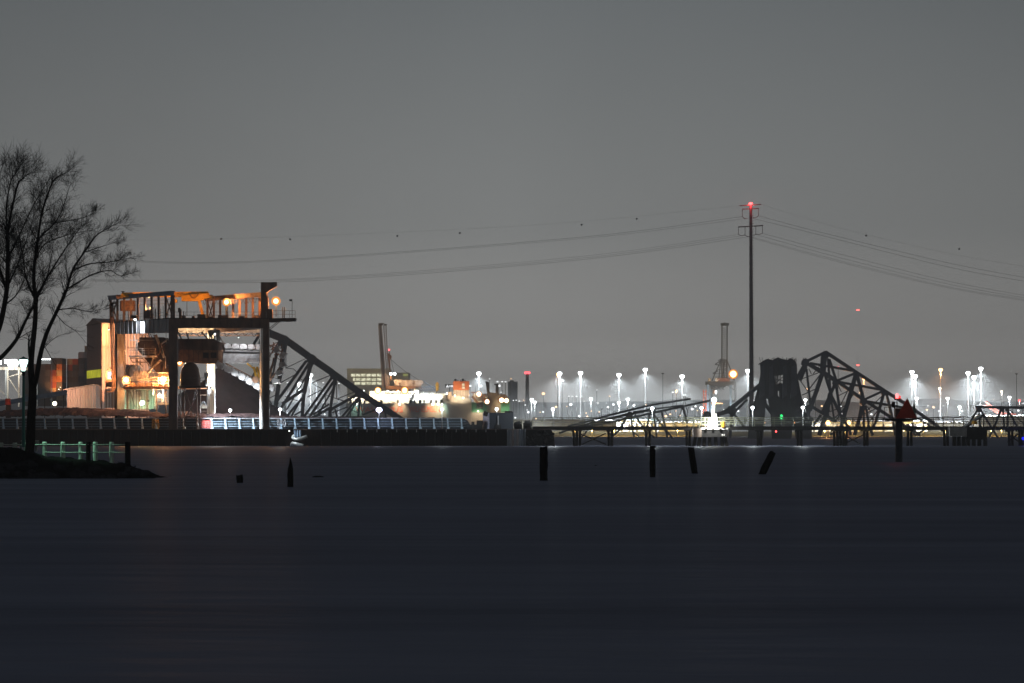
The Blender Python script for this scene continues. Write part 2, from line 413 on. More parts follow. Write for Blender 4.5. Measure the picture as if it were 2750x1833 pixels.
limb(tr, [(140, 600), (190, 591), (225, 584), (262, 568)], DT, .04, .012, cr, 1.2, 2, 1.2)
limb(tr, [(95, 700), (120, 655), (180, 631), (240, 618)], DT, .06, .015, cr, 1.2, 2, 1.5)
limb(tr, [(96, 800), (138, 726), (184, 655), (212, 615)], DT, .09, .02, cr, 1.3, 2, 1.8)
limb(tr, [(97, 810), (70, 745), (62, 690), (50, 620)], DT, .09, .02, cr, 1.3, 2, 1.8)
limb(tr, [(169, 802), (181, 772), (196, 723), (226, 677), (257, 634), (290, 612), (325, 594)], DT, .12, .014, cr, 1.2, 2, 1.7)
limb(tr, [(226, 677), (275, 661), (318, 648)], DT, .04, .01, cr, 1.2, 2, 1.0)
limb(tr, [(196, 726), (240, 708), (288, 704), (330, 696), (364, 688)], DT, .06, .01, cr, 1.1, 2, 1.1)
limb(tr, [(181, 775), (245, 738), (294, 726), (322, 740), (352, 734)], DT, .06, .01, cr, 1.1, 2, 1.1)
limb(tr, [(156, 831), (199, 828), (245, 836), (290, 822)], DT, .05, .01, cr, 1.0, 2, 1.1)
limb(tr, [(150, 842), (175, 870), (205, 890), (235, 925)], DT, .035, .01, cr, .8, 1, 1.1)
limb(tr, [(112, 940), (150, 905), (190, 893)], DT, .03, .01, cr, .7, 1, 1.0)
limb(tr, [(120, 930), (140, 965), (152, 985)], DT, .03, .008, cr, .6, 1, .8)
tr.build('trunk', M_bark, t1, True); cr.build('crown', M_bark, t1)
DT = 176
t2 = thing('bare_tree', 'taller leafless tree at the picture edge, trunk mostly out of view', 'tree', P(-70, 1205, DT), 'bare trees on the bank')
tr, cr = MB(), MB()
tr.tube(catmull([P(-72, 1215, DT), P(-66, 1120, DT), P(-58, 1020, DT), P(-45, 980, DT)]), [.34 - .005 * i for i in range(16)], 10)
limb(tr, [(-50, 1000), (0, 962), (43, 913), (66, 866), (92, 816), (125, 745), (140, 680)], DT, .2, .03, cr, .7, 2, 1.9, .3)
limb(tr, [(-46, 985), (-15, 910), (3, 860), (18, 778), (21, 690), (20, 630), (24, 600), (46, 500), (60, 480), (92, 455)], DT, .27, .02, cr, 1.2, 2, 2.3, .25)
limb(tr, [(21, 660), (17, 560), (29, 487), (42, 465), (54, 445)], DT, .08, .015, cr, 1.3, 2, 1.8)
limb(tr, [(23, 690), (48, 640), (85, 560), (120, 500)], DT, .08, .02, cr, 1.3, 2, 1.8)
limb(tr, [(18, 778), (-10, 690), (-25, 600), (-18, 520), (5, 450)], DT, .12, .02, cr, 1.2, 2, 2.0)
limb(tr, [(20, 770), (40, 725), (62, 672), (88, 590)], DT, .08, .02, cr, 1.2, 2, 1.7)
limb(tr, [(10, 820), (45, 790), (70, 735)], DT, .07, .02, cr, 1.2, 2, 1.7)
limb(tr, [(3, 860), (-40, 780), (-70, 700), (-70, 600)], DT, .12, .02, cr, .8, 2, 2.0)
limb(tr, [(43, 913), (80, 890), (105, 880)], DT, .04, .01, cr, .7, 1, 1.0)
tr.build('trunk', M_bark, t2, True); cr.build('crown', M_bark, t2)
# park lamp
D = 173.2
t = thing('street_lamp', 'park lamp with a glowing teal-white tapered head and slim green pole', 'lamp', P(63, 1196, D))
MB().tube([P(63, 1200, D), P(63, 1004, D)], [.11, .075], 10).build('pole', material('green lamp post', (.05, .13, .12), (.03, .09, .08), .5), t)
h0 = P(63, 1004, D)
MB().lathe(h0, [(.08, -.1), (.1, .02), (.1, .16), (.07, .2)]).build('collar', M_dark, t)
MB().lathe(h0, [(.09, .2), (.13, .38), (.26, .75), (.27, .86), (.2, .9)]).build('lamp_shade', G_teal, t, True)
MB().lathe(h0, [(.28, .9), (.26, .96), (.1, 1.04), (.02, 1.1)]).build('cap', material('green lamp cap', (.04, .1, .09), None, .5), t)
lamp(h0 + Vector((.3, .05, .4)), 2600, C_teal, t, 'SPOT', P(165, 1203, 173.8), 62, .2, .7)
# timber post and rail fence on the bank
D = 173.9
t = thing('fence', 'pale timber post fence with two thin rails along the dark bank', 'fence', P(230, 1240, D))
posts = [(-62, 1205, 0), (-10, 1205, .3), (3, 1206, 0), (40, 1210, .3), (70, 1212, .3), (120, 1234, 0), (169, 1236, .2), (217, 1238, .1), (237, 1240, -1.), (256, 1241, .2), (300, 1243, .3), (343, 1252, -.5)]
for k, (px, pb, dd) in enumerate(posts):
    DD = D + dd; p = P(px, pb, DD); r = .15 if px != 343 else .18
    top = Z(1186 if px > 80 else 1188, DD)
    MB().tube([(p.x, DD, p.z - .2), (p.x, DD, top - .05), (p.x, DD, top)], [r, r * .97, r * .8], 10).build('post', M_post if px not in (237, 343) else M_wood, t)
    if px == 256 or px == 300: pass
for py in (1193, 1214):
    m = MB()
    for a, b in zip(posts, posts[1:]):
        if py == 1214 and a[0] < 80: continue
        m.tube([P(a[0], py + random.uniform(-.6, .6), D + a[2] - .14), P((a[0] + b[0]) / 2, py + .8, D + (a[2] + b[2]) / 2 - .14), P(b[0], py, D + b[2] - .14)], .025, 6)
    m.build('rail', M_post, t)
t = thing('bench', 'pale slatted bench behind the forked tree trunk', 'bench', P(80, 1208, 176))
m = MB()
for py, dy in ((1183, 0), (1187.5, .1)): m.box(X(56, 176), X(104, 176), 176 + dy, 176.15 + dy, Z(py + 1.5, 176), Z(py - 1.0, 176))
m.build('backrest', M_post, t)
m = MB().box(X(56, 176), X(104, 176), 175.4, 175.9, Z(1195, 176), Z(1193, 176)); m.build('seat', M_post, t)
for px in (60, 100): MB().box(X(px - 1.5, 176), X(px + 1.5, 176), 175.5, 176.1, Z(1212, 176), Z(1187, 176)).build('leg', M_dark, t)
# dead brush on the bank: individual tufts
for px, D, h in [(18, 170.5, .5), (55, 170, .6), (98, 170.2, .55), (150, 170.5, .4), (190, 170.6, .45), (232, 170.5, .5), (262, 170.4, .4), (318, 170.8, .35), (352, 170.9, .35)]:
    m = MB(); c = P(px, 0, D); zb = bank_z(px, D)
    for i in range(26):
        a = random.uniform(0, 6.28); l = h * random.uniform(.5, 1.2); q = Vector((c.x + random.uniform(-.25, .25), D + random.uniform(-.2, .2), zb - .05))
        e = q + Vector((math.cos(a) * l * .5, math.sin(a) * l * .5, l)); m.tube([q, q.lerp(e, .5) + Vector((0, 0, .05)), e], [.012, .009, .004], 3, False)
    tag(m.build('dead_shrub', M_bark), 'leafless low brush tuft on the dark bank below the fence', 'shrub', 'brush tufts on the bank')

# ================================================================== PILES IN THE WATER
def pile(top, bot, wpx, label, pointed=False, split=False):
    D = CH * F / (bot[1] - HZ); r = wpx / 2 * D / F
    a, b = P(bot[0], bot[1], D), P(top[0], top[1], D); ax = (b - a).normalized(); a = a - ax * 1.2
    m = MB(); n = 9
    pts = [a.lerp(b, i / n) for i in range(n + 1)]
    if pointed: rads = [r] * 7 + [r * .82, r * .5, r * .05]
    else: rads = [r * 1.02] * n + [r * .93]
    m.tube(pts, rads, 12)
    for i, v in enumerate(m.v):
        nn = noise.noise(v * 3.1); m.v[i] = v + Vector((nn * r * .22, nn * r * .2, 0))
        if not pointed and i // 12 == n: m.v[i].z += r * (.5 * noise.noise(v * 4) + (-.9 if split and (i % 12) in (3, 4) else 0))
    return tag(m.build('wood_pile', M_wood), label, 'pile', 'old timber piles standing in the water')
pile((1460, 1200), (1460, 1290), 21, 'thickest upright timber pile with a split top')
pile((1753, 1197), (1752, 1281), 15, 'slim upright timber pile left of a leaning one')
pile((1855, 1201), (1866, 1271), 17, 'timber pile leaning slightly to the left')
pile((2076, 1213), (2046, 1273), 19, 'timber pile leaning strongly to the right')
pile((780, 1227), (780, 1307), 16, 'sharp pointed timber pile', True)
pile((644, 1275), (644, 1296), 18, 'short sawn-off timber stump barely above the water')
def rock(px, py, wpx, hpx, label):
    D = CH * F / (py - HZ); s_ = D / F
    b = MB().sphere((0, 0, 0), 1, 14, 8); c = P(px, py, D)
    b.v = [c + Vector((v.x * wpx / 2 * s_, v.y * wpx / 2 * s_, v.z * hpx * s_)) * (1 + .12 * noise.noise(v * 2)) for v in b.v]
    tag(b.build('rock', M_rock, None, True), label, 'rock')
rock(854, 1281, 32, 4, 'low dark rock just breaking the surface beside the pointed pile')
rock(1600, 1250, 7, 2.2, 'tiny dark rock showing between two upright piles')

# channel marker
D = 262
t = thing('channel_marker', 'day beacon on a thick pile with red triangle boards', 'marker', P(2414, 1240, D))
MB().tube([P(2414, 1262, D), P(2414, 1126, D)], .34, 16).build('pile', material('tarred steel pile', (.04, .045, .055), (.02, .022, .028), .5, scale=2), t)
s_ = D / F
MB().box(X(2369, D), X(2464, D), D - .9, D + .9, Z(1127, D), Z(1123.5, D)).build('platform', M_dark, t)
MB().box(X(2379, D), X(2450, D), D - .6, D + .6, Z(1130.5, D), Z(1127.1, D)).build('platform_bracket', M_dark, t)
MB().plate([(2437, 1068), (2406, 1123), (2462, 1123)], D - .75, .05).build('daymark', M_red, t)
m = MB(); c = X(2456, D)
m.add([(X(2449, D), D - .3, Z(1124, D)), (X(2466, D), D + .9, Z(1124, D)), (c, D + .2, Z(1074, D)), (X(2448.4, D), D - .25, Z(1124, D)), (X(2465.4, D), D + .95, Z(1124, D)), (c - .03, D + .25, Z(1074, D))],
      [(0, 1, 2), (5, 4, 3), (0, 3, 4, 1), (1, 4, 5, 2), (2, 5, 3, 0)])
m.build('daymark', M_green, t)
MB().pbox(2405, 1096, 2430, 1123.4, D - .2, .9).build('equipment_box', M_brown, t)
m = MB(); m.tube([P(2409, 1123, D), P(2409, 1070, D)], .035, 6)
for px in (2375, 2388, 2417): m.tube([P(px, 1124, D), P(px, 1094, D)], .02, 5)
m.bar(P(2374, 1094, D), P(2494, 1090.5, D), .03)
m.build('railing', M_dark, t)
MB().lathe(P(2409, 1070, D), [(.25, -.12), (.28, -.02), (.12, .0)], 10).build('lantern_base', M_dark, t)
MB().pbox(2415, 1063, 2419, 1070, D - .05, .15).build('aerial', M_red, t)
MB().lathe(P(2409, 1069, D), [(.12, 0), (.14, .12), (.12, .34), (.05, .42)], 10).build('lantern', G_red, t, True)
lamp(P(2409, 1062, D) + Vector((0, -.1, 0)), 260, C_red, t, size=.12)
m = MB(); m.sphere(P(2399, 1086, D), .22, 8, 6, .8, 1, 1.3); m.sphere(P(2402, 1081, D), .10, 6, 5); m.tube([P(2401, 1090, D), P(2403, 1098, D)], [.12, .03], 5)
tag(m.build('bird', M_dark, None, True), 'dark bird perched on the marker railing', 'bird')

# ================================================================== FRONT QUAY, BARGE
D = 568
t = thing('pier', 'long dark timber faced pier below the loaded barge', 'pier', P(700, 1197, D))
MB().box(X(-700, D), X(1362, D), D, D + 7.5, -1.5, Z(1154, D)).build('quay_wall', M_quay, t)
MB().box(X(-700, D), X(1490, D), D - .35, D + 7.5, Z(1154, D) + .005, Z(1151, D)).build('deck', M_brown, t)
m = MB()
for i in range(64):
    px = -120 + i * 23.4 + random.uniform(-2, 2)
    if 770 < px < 850 or px > 1350: continue
    m.tube([P(px, 1200, D - .3), P(px, 1157 + random.uniform(0, 3), D - .3)], .16, 6, True)
m.build('fender_pile', M_wood, t)['kind'] = 'stuff'
for i in range(17):
    px = 905 + i * 26.6
    MB().box(X(px, D), X(px + 2.2, D), D - .62, D - .36, Z(1160, D), Z(1152, D)).build('cleat', M_galv, t)
# cylindrical pipe fender
t = thing('added_quay_lamp', 'small added lamp on the quay edge brightening the pale pipe fender', 'lamp', P(776, 1154, D - 1))
MB().bar(P(776, 1153, D - .3), P(777, 1156, D - 2.2), .15).build('bracket', M_dark, t)
MB().sphere(P(777, 1156.8, D - 2.3), .1, 8, 6).build('lamp_glass', G_white, t, True)
lamp(P(779, 1158.5, D - 2.6), 500, (.8, .92, 1), t, 'SPOT', P(800, 1180, D - 1), 110, .1)  # added lamp, put here to brighten the pipe fender
t = thing('pipe_fender', 'pale blue bent pipe fender hanging from the pier', 'fender', P(795, 1175, D))
m = MB()
for px in (792, 799, 806): m.tube([P(px, 1154, D - .6), P(px, 1174, D - .6)], .19, 8)
m.build('hanger', M_blue, t)
MB().tube(catmull([P(789, 1170, D - .5), P(787, 1175, D - .9), P(795, 1179, D - 1.3), P(808, 1177, D - 1.2), P(824, 1171, D - .8)]), [.34] * 21, 10).build('pipe', M_galv, t, True)
MB().tube(catmull([P(784, 1196, D - .5), P(787, 1190, D - .9), P(797, 1193, D - 1.3), P(814, 1197, D - 1.2)]), [.4] * 16, 10).build('pipe', M_galv, t, True)
# end dolphin of corrugated sheet piles and rubble
t = thing('sheet_pile_dolphin', 'end block of the pier faced with pale corrugated sheet piles', 'dolphin', P(1390, 1197, D))
for i in range(8):
    px = 1362 + i * 6.2
    col = [(.30, .33, .36), (.34, .35, .36), (.40, .33, .30), (.34, .35, .37), (.42, .36, .34), (.30, .33, .36), (.2, .23, .26), (.12, .13, .15)][i]
    MB().tube([P(px + 3, 1202, D - .5), P(px + 3, 1152.5, D - .5)], .26, 10).build('sheet_pile', material('sheet pile steel', col, tuple(v * .6 for v in col), .6, scale=1.5, stretch=(1, 1, .2)), t)
m = MB().plate([(1362, 1154), (1480, 1154), (1486, 1163), (1488, 1176), (1490, 1199), (1362, 1199)], D + .2, 7)
m.build('core', M_wood, t)
for i in range(34):
    px, py = random.uniform(1414, 1487), random.uniform(1157, 1197)
    b = MB().sphere((0, 0, 0), random.uniform(.2, .45), 7, 5); sd = random.random() * 9; c = P(px, py, D + .1)
    b.v = [c + v * (1 + .4 * noise.noise(v * 3 + Vector((sd, 0, 0)))) for v in b.v]; b.build('rubble', M_rock, t)

DB = 577
t = thing('barge', 'long ore barge with pale stanchions along its coaming', 'barge', P(600, 1180, DB))
MB().plate([(-650, 1153), (1275, 1153), (1300, 1160), (1290, 1196), (-650, 1196)], DB, 17).build('hull', M_hullw, t)
MB().plate([(-650, 1123), (1235, 1123), (1246, 1124), (1255, 1128), (1262, 1138), (1264, 1152.5), (-650, 1152.5)], DB + 2, .35).build('coaming', M_coam, t)
MB().plate([(-650, 1123), (1235, 1123), (1264, 1152.5), (-650, 1152.5)], DB + 15, .35).build('coaming', M_coam, t)
MB().box(X(-650, DB + 1.7), X(1238, DB + 1.7), DB + 1.55, DB + 2.4, Z(1124.2, DB), Z(1121.6, DB)).build('coaming_rim', M_grey, t)
m = MB()
for py in (1130.5, 1138, 1144.5): m.box(X(-650, DB), X(1250, DB), DB + 1.75, DB + 1.99, Z(py + .9, DB), Z(py, DB))
m.build('stiffener', M_stan, t)
i = 0; px = 8
while px < 1258:
    m = MB(); m.bar(P(px + 2, 1152.5, DB + .2), P(px, 1124, DB + 1.6), .30, .34); m.bar(P(px + 2, 1152.4, DB + .2), P(px + 2, 1148, DB + .6), .5, .34)
    m.build('stanchion', M_stan, t); px += 37.3; i += 1
m = MB().rail([P(-300, 1152, DB + .12), P(1270, 1152, DB + .12)], 1.15, 5.2, .035, (.55,)); m.build('railing', M_grey, t)
MB().box(X(-650, DB), X(1272, DB), DB - .15, DB + .5, Z(1154.5, DB), Z(1152.6, DB)).build('deck_edge', M_grey, t)
# ore cargo heaped in the barge
K = [(-650, 1110), (0, 1103), (120, 1096), (180, 1094), (250, 1097), (330, 1099), (400, 1104), (440, 1112), (470, 1104), (510, 1106), (560, 1111), (600, 1110), (660, 1109), (700, 1113), (760, 1117), (830, 1119), (900, 1121), (1230, 1122.5)]
def ore_top(px):
    for (a, b), (c, d) in zip(K, K[1:]):
        if a <= px <= c: return b + (d - b) * (px - a) / (c - a)
    return 1123
mb = MB(); nx, ny = 420, 12
for j in range(ny + 1):
    y = DB + 2.4 + 12.4 * j / ny
    for i in range(nx + 1):
        px = -650 + 1885 * i / nx; s_ = math.sin(math.pi * (.10 + .80 * j / ny)) ; x = X(px, DB + 8)
        zt = Z(ore_top(px), DB + 8); zb = Z(1124, DB)
        mb.v.append(Vector((x, y, zb + (zt - zb) * s_ + .30 * noise.noise((x * .8, y * .8, 2)) + .16 * noise.noise((x * 3, y * 3, 5)))))
for j in range(ny):
    for i in range(nx):
        a = j * (nx + 1) + i; mb.f.append([a, a + 1, a + nx + 2, a + nx + 1])
setting(mb.build('ore', M_ore), 'stuff')
# chains and ropes hung on the coaming
def hung(px0, px1, m_, label, cat, name):
    b = MB()
    n = int((px1 - px0) / 3)
    for i in range(n + 1):
        x = px0 + (px1 - px0) * i / n; y0 = 1126; pts = []
        for k in range(9): pts.append(P(x + random.uniform(-1, 1), y0 + 3 * k + (3 if i % 2 else 0) * (k / 8), DB + .75 + random.uniform(-.1, .1)))
        b.tube(pts, .10, 5)
    tag(b.build(name, m_), label, cat)
hung(409, 426, M_yellow, 'yellow chain bundle hung on the barge coaming left of the front leg', 'chain', 'hanging_chain')
hung(746, 766, M_grey, 'grey chain bundle hung on the coaming right of the white lit leg', 'chain', 'hanging_chain')
t_ = MB()
for i in range(11): t_.tube([P(541 + i * 2.6, 1126 + random.uniform(0, 4), DB + .3), P(541.5 + i * 2.6 + random.uniform(-1, 1), 1149, DB + .3)], .13, 5)
tag(t_.build('hose_bundle', material('red hose', (.6, .12, .10), (.4, .08, .07), .5)), 'red hose bundle draped on the coaming beneath the dome tank', 'hose')
# deckhouse on the barge stern and clutter
t = thing('deckhouse', 'dark box cabin with a pale blue end wall on the barge stern', 'cabin', P(1340, 1150, DB))
MB().prism([(X(1314, DB), DB), (X(1379, DB), DB + 1.2), (X(1374, DB + 6), DB + 6.5), (X(1297, DB + 4), DB + 4)], Z(1151, DB), Z(1107.5, DB)).build('wall', material('dark blue cabin steel', (.014, .017, .025), (.009, .011, .016), .5, scale=.6), t)
mm = MB(); q = [(X(1313.9, DB), DB - .03), (X(1314.9, DB), DB + .2), (X(1298, DB + 4), DB + 4.1), (X(1296.8, DB + 4), DB + 3.95)]
mm.prism(q, Z(1151, DB), Z(1108, DB)); mm.build('end_wall', material('pale blue cabin end', (.34, .38, .50), (.24, .27, .36), .5, scale=.6), t)
m = MB()
for i in range(24): m.sphere(P(random.uniform(1300, 1312), random.uniform(1106, 1115), DB + random.uniform(.5, 2)), random.uniform(.12, .3), 6, 4)
m.build('rope_heap', M_dark, t)
m = MB()
for i in range(16): m.sphere(P(random.uniform(1358, 1378), random.uniform(1104.5, 1107.5), DB + 1.5), random.uniform(.1, .25), 6, 4)
m.build('rope_heap', M_dark, t)
MB().bar(P(1338, 1148, DB + .3), P(1338, 1116, DB + .3), .25).build('door_post', M_grey, t)
MB().box(X(1330, DB), X(1346, DB), DB + .1, DB + .35, Z(1150.4, DB), Z(1140, DB)).build('door', M_dark, t)
for px0, px1, py, lab in [(1380, 1402, 1131, 'low dark winch housing right of the deckhouse'), (1405, 1429, 1128.5, 'dark winch frame at the very end of the pier')]:
    m = MB().pbox(px0, py + 6, px1, 1151, D + 3, 3)
    for i in range(14): m.bar(P(random.uniform(px0, px1), random.uniform(py, 1150), D + 2.6), P(random.uniform(px0, px1), random.uniform(py, 1150), D + 2.8), .18)
    m.tube([P(px0 + 5, py + 10, D + 2.2), P(px1 - 5, py + 10, D + 2.2)], .8, 10)
    tag(m.build('winch', M_dark), lab, 'winch')
for px, lab in [(1256, 'cluster of dark machinery between the barge coaming and the deckhouse')]:
    m = MB().pbox(1262, 1140, 1296, 1151, DB + .5, 3); m.pbox(1266, 1132, 1274, 1141, DB + .6, 2); m.pbox(1280, 1128.5, 1297, 1141, DB + .7, 2)
    tag(m.build('deck_machinery', M_dark), lab, 'machinery')

# ================================================================== BUCKET UNLOADER GANTRY
DF_, DR = 570.0, 591.0
t = thing('unloader_gantry', 'tall portal gantry straddling the barge with orange floodlights', 'gantry', P(520, 1152, 580))
GANTRY = t
MB().pbox(453, 855, 475, 1151.2, DF_, 1.9).build('leg', M_brown, t, False)
MB().pbox(702, 855, 722, 1151.2, DF_, 1.9).build('leg', M_brown, t)['label'] = 'dark front leg with its side lit white'
MB().prism([(X(697.5, 571.6), 571.6), (X(705.5, 569.9), 569.85), (X(706.5, 569.9), 570.2), (X(701, 571.6), 571.7)], Z(1151, 570), Z(881, 570)).build('lit_leg_face', M_white, t)  # white strip: light on the leg's side put into the colour
m = MB().pbox(315, 896, 335, 1151, DR, 1.7); m.build('leg', M_cream, t)
MB().pbox(307.5, 863, 314.8, 1151, DR + .2, 1.7).build('leg_side', M_dark, t)
m = MB().pbox(556, 893, 576, 1151, DR, 1.7); m.build('leg', M_white, t)
# girders
MB().pbox(475.2, 855.2, 702, 880, DF_ + .1, 1.6).build('front_beam', M_brown, t)
MB().pbox(470, 880.4, 704, 893, DR, 1.4).build('rear_beam', M_cream, t)
def skew(px0, y0a, y0b, Da, px1, y1a, y1b, Db, th):          # a girder side running back from (px0,Da) to (px1,Db)
    a = [P(px0, y0a, Da), P(px0, y0b, Da), P(px1, y1b, Db), P(px1, y1a, Db)]
    d = Vector((th, .0, 0)); return MB().add(a + [v + d for v in a], [(0, 1, 2, 3), (7, 6, 5, 4), (0, 4, 5, 1), (1, 5, 6, 2), (2, 6, 7, 3), (3, 7, 4, 0)])
skew(453, 855, 893, DF_ + .3, 308, 863.5, 897, DR, 1.2).build('side_girder', M_grey, t)
skew(701, 856, 882, DF_ + 2, 577, 864, 893, DR, 1.0).build('side_girder', M_brown, t)
# deck slab on top
a = [P(308, 862.5, DR), P(453, 854.5, DF_), P(722, 854.5, DF_), P(578, 862.5, DR)]
MB().prism([(v.x, v.y) for v in a], a[1].z - .05, a[1].z + .12).build('deck', M_dark, t)
zt = a[1].z + .12
# runway beams and their columns
for (xa, ya), (xb, yb), mt in [((465, 787), (293, 800.5), M_blue), ((716, 790), (553, 797.5), M_rust)]:
    A_, B_ = P(xa, ya, DF_ + .5), P(xb, yb, DR); B_.z = A_.z
    m = MB(); m.bar(A_, B_, .85, .5); m.bar(A_ + Vector((0, 0, .42)), B_ + Vector((0, 0, .42)), .18, .9); m.build('runway_beam', mt, t)
    for k in range(10):
        p = A_.lerp(B_, (k + .05) / 9.3); MB().bar((p.x, p.y, zt), (p.x, p.y, p.z - .4), .46 if k else .9, .4).build('column', mt if mt is M_rust else M_brown, t)
        if k < 9:
            q = A_.lerp(B_, (k + 1.05) / 9.3)
            if k in (0, 8): m = MB(); m.bar((p.x, p.y, zt), (q.x, q.y, q.z - .4), .22); m.bar((q.x, q.y, zt), (p.x, p.y, p.z - .4), .22); m.build('brace', M_brown, t)
    m = MB().rail([Vector((A_.x, A_.y - .6, zt)), Vector((B_.x, B_.y - .6, zt))], 1.25, 1.6, .05); m.build('railing', M_grey, t)
m = MB().rail([P(453, 855, DF_ + .2), P(703, 855, DF_ + .2)], 1.35, 1.7, .05); m.build('railing', M_dark, t)
for k in range(16): MB().pbox(482 + k * 14, 857, 483 + k * 14, 879, DF_ - .05, .14).build('rib', M_brown, t)
for k in range(13):
    q = (k + .5) / 13; p = P(453, 856, DF_ + .3).lerp(P(308, 864, DR), q); p2 = P(453, 892, DF_ + .3).lerp(P(308, 896.5, DR), q); MB().bar(p + Vector((-.08, -.06, 0)), p2 + Vector((-.08, -.06, 0)), .12, .2).build('rib', M_grey, t)
m = MB()
for k in range(9): m.pbar((478 + k * 25, 893), (490 + k * 25, 901), 1.2, DR + .2); m.pbar((490 + k * 25, 901), (503 + k * 25, 893), 1.2, DR + .2)
m.pbar((476, 901), (703, 901), 1.4, DR + .2); m.build('lattice', M_rust, t)
m = MB().rail([P(477, 880, DR - .5), P(700, 880, DR - .5)], 1.2, 1.8, .06); m.build('railing', M_cream, t)
for k in range(9):
    x_ = 480 + k * 24.5; MB().tube(catmull([P(x_, 893, DR - .8), P(x_ + 6, 897 + 3 * (k % 3), DR - .8), P(x_ + 14, 894, DR - .8)]), .07, 4).build('cable', M_dark, t)
m = MB()                                                     # caged ladder on the near leg
for dx in (0, 4): m.pbar((476.5 + dx, 905), (476.5 + dx, 1150), .6, DF_ + .3, .08)
for k in range(60): m.pbar((476.5, 908 + k * 4), (480.5, 908 + k * 4), .4, DF_ + .3, .05)
m.build('ladder', M_grey, t)
# high bracket column at the right
MB().plate([(702, 757), (743, 757), (743, 767), (715, 785), (716, 855), (702, 855)], DF_ + .2, 1.3).build('hood_bracket', M_brown, t)
MB().pbox(700.3, 757, 701.9, 855, DF_ + .4, 1.0).build('bracket_edge', M_rust, t)
# outrigger platform
MB().plate([(722.2, 854), (793, 853), (791, 861), (722.2, 864)], DF_ + .2, 4).build('outrigger_platform', M_dark, t)
m = MB().rail([P(731, 853.5, DF_ + .4), P(793, 853.2, DF_ + .4), P(793, 853.2, DF_ + 4)], 1.5, 1.1, .06); m.build('railing', M_rust, t)
m = MB(); m.pbar((721, 888), (752, 863), 1.6, DF_ + .8); m.pbar((721, 883), (746, 863), 1.6, DF_ + 2); m.build('brace', M_dark, t)
MB().pbox(716.5, 829, 731, 853.9, DF_ + .3, 2.2).build('control_cabinet', M_brown, t)
m = MB().rail([P(731, 853.5, DF_ + 4), P(793, 853.2, DF_ + 4)], 1.5, 1.1, .05); m.pbox(758, 824, 760, 853.5, DF_ + 2, .2); m.pbox(762.5, 824, 764.5, 853.5, DF_ + 2, .2); m.build('railing', M_dark, t)
MB().pbox(322, 806, 361, 834, DR - 4, 2).build('winch_house', M_rust, t)
m = MB()
for k in range(30):
    px = random.uniform(300, 455); MB().pbar((px, 862 - (px - 308) * .05), (px + random.uniform(-1, 1), random.uniform(815, 850)), random.uniform(.6, 1.5), DR - 5 - (px - 308) * .08).build('pipe', M_brown, t)
for yy in (812, 822): MB().pbar((300, yy), (455, yy - 8), .8, DR - 8).build('pipe', M_brown, t)
m = MB()
for px0, px1, py in [(515, 522, 848), (530, 552, 843), (560, 572, 849), (585, 612, 846), (640, 655, 848), (676, 692, 846), (487, 497, 847), (385, 402, 832), (350, 366, 846)]:
    Dm = DF_ + random.uniform(2, 8); m.pbox(px0, py, px1, 855, Dm, 1.5)
m.pbox(480, 830, 487, 855, DF_ + 2, .5); m.pbox(478, 826, 484, 838, DF_ + 1.8, .8); m.pbox(492, 835, 494, 855, DF_ + 2, .3)
m.build('machinery', M_brown, t)
m = MB()
for k in range(16):                                          # festoon cable loops below the right runway
    xa = 545 + k * 9; pts = [P(xa + 9 * q, 804 + 14 * math.sin(math.pi * q) - k * .3, DF_ + 14 - k * .7) for q in (0, .15, .3, .5, .7, .85, 1)]; m.tube(pts, .05, 4)
m.tube([P(540, 803, DF_ + 14), P(705, 802, DF_ + 1.5)], .06, 4)
m.build('festoon_cable', M_rust, t)
m = MB()
for px in (296, 299.5, 303.5):
    m = MB(); m.tube(catmull([P(px + 8, 814, DR - 1), P(px, 816, DR - 1), P(px - .5, 835, DR - 1), P(px + 3, 960, DR - 1), P(px + 5, 1040, DR - 1), P(px - 9, 1052, DR - 1)], 6), .13, 6); m.build('pipe', M_rust, t)
m = MB(); m.pbar((294, 803), (303, 840), 2.5, DR - .8); m.pbar((303, 840), (306, 863), 2.5, DR - .8); m.build('brace', M_rust, t)
def flood(loc, power, color, parent, glowmat, r=.42, kind='POINT', target=None, angle=150, post=0, aim=(0, -1, -.15)):
    loc = Vector(loc); g = (Vector(target) - loc).normalized() if target is not None else Vector(aim).normalized()
    hb = MB(); hb.bar(loc - g * .12, loc - g * .5, r * 1.5, r * 1.2)
    if post: hb.tube([loc + Vector((0, .35, 0)), loc + Vector((0, .35, -post))], .07, 6)
    f = hb.build('floodlight', M_dark, parent)
    MB().sphere(loc, r * .8, 12, 8).build('lamp_glass', glowmat, f, True)
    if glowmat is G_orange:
        MB().tube([loc - g * r * .55, loc - g * r * .45, loc - g * r * .15], [r * 1.1, r * 1.35, r * 1.55], 16).build('halo_disc', G_halo, f)  # glowing disc behind the bulb, the lamp's halo as a shape
    lamp(loc + g * (r + .08), power, color, f, kind, target, angle, r * .8)
    return f
flood(P(608, 811, DF_ + 9), 9000, C_orange, t, G_orange, .55, post=2.8)
flood(P(741, 808, DF_ + 2.2), 7000, C_orange, t, G_orange, .62, post=3.2)
flood(P(404, 827, DR - 9), 4500, C_orange, t, G_orange, .2, post=2)
flood(P(336, 826, DR - 3), 4500, C_orange, t, G_warm, .28, post=1.5)
flood(P(363, 857, DR - 9), 60, C_white, t, G_white, .34)
flood(P(383, 863, DR - 12.2), 5000, (.9, .95, 1), t, G_white, .15, 'SPOT', P(384, 882, DR - 10.6), 110)
flood(P(482, 973, DF_ + 9), 9000, C_orange, t, G_orange, .52)
flood(P(497, 972, DF_ + 12), 22000, (1, .72, .42), t, G_warm, .3, 'SPOT', P(540, 1000, DR + 2), 150)
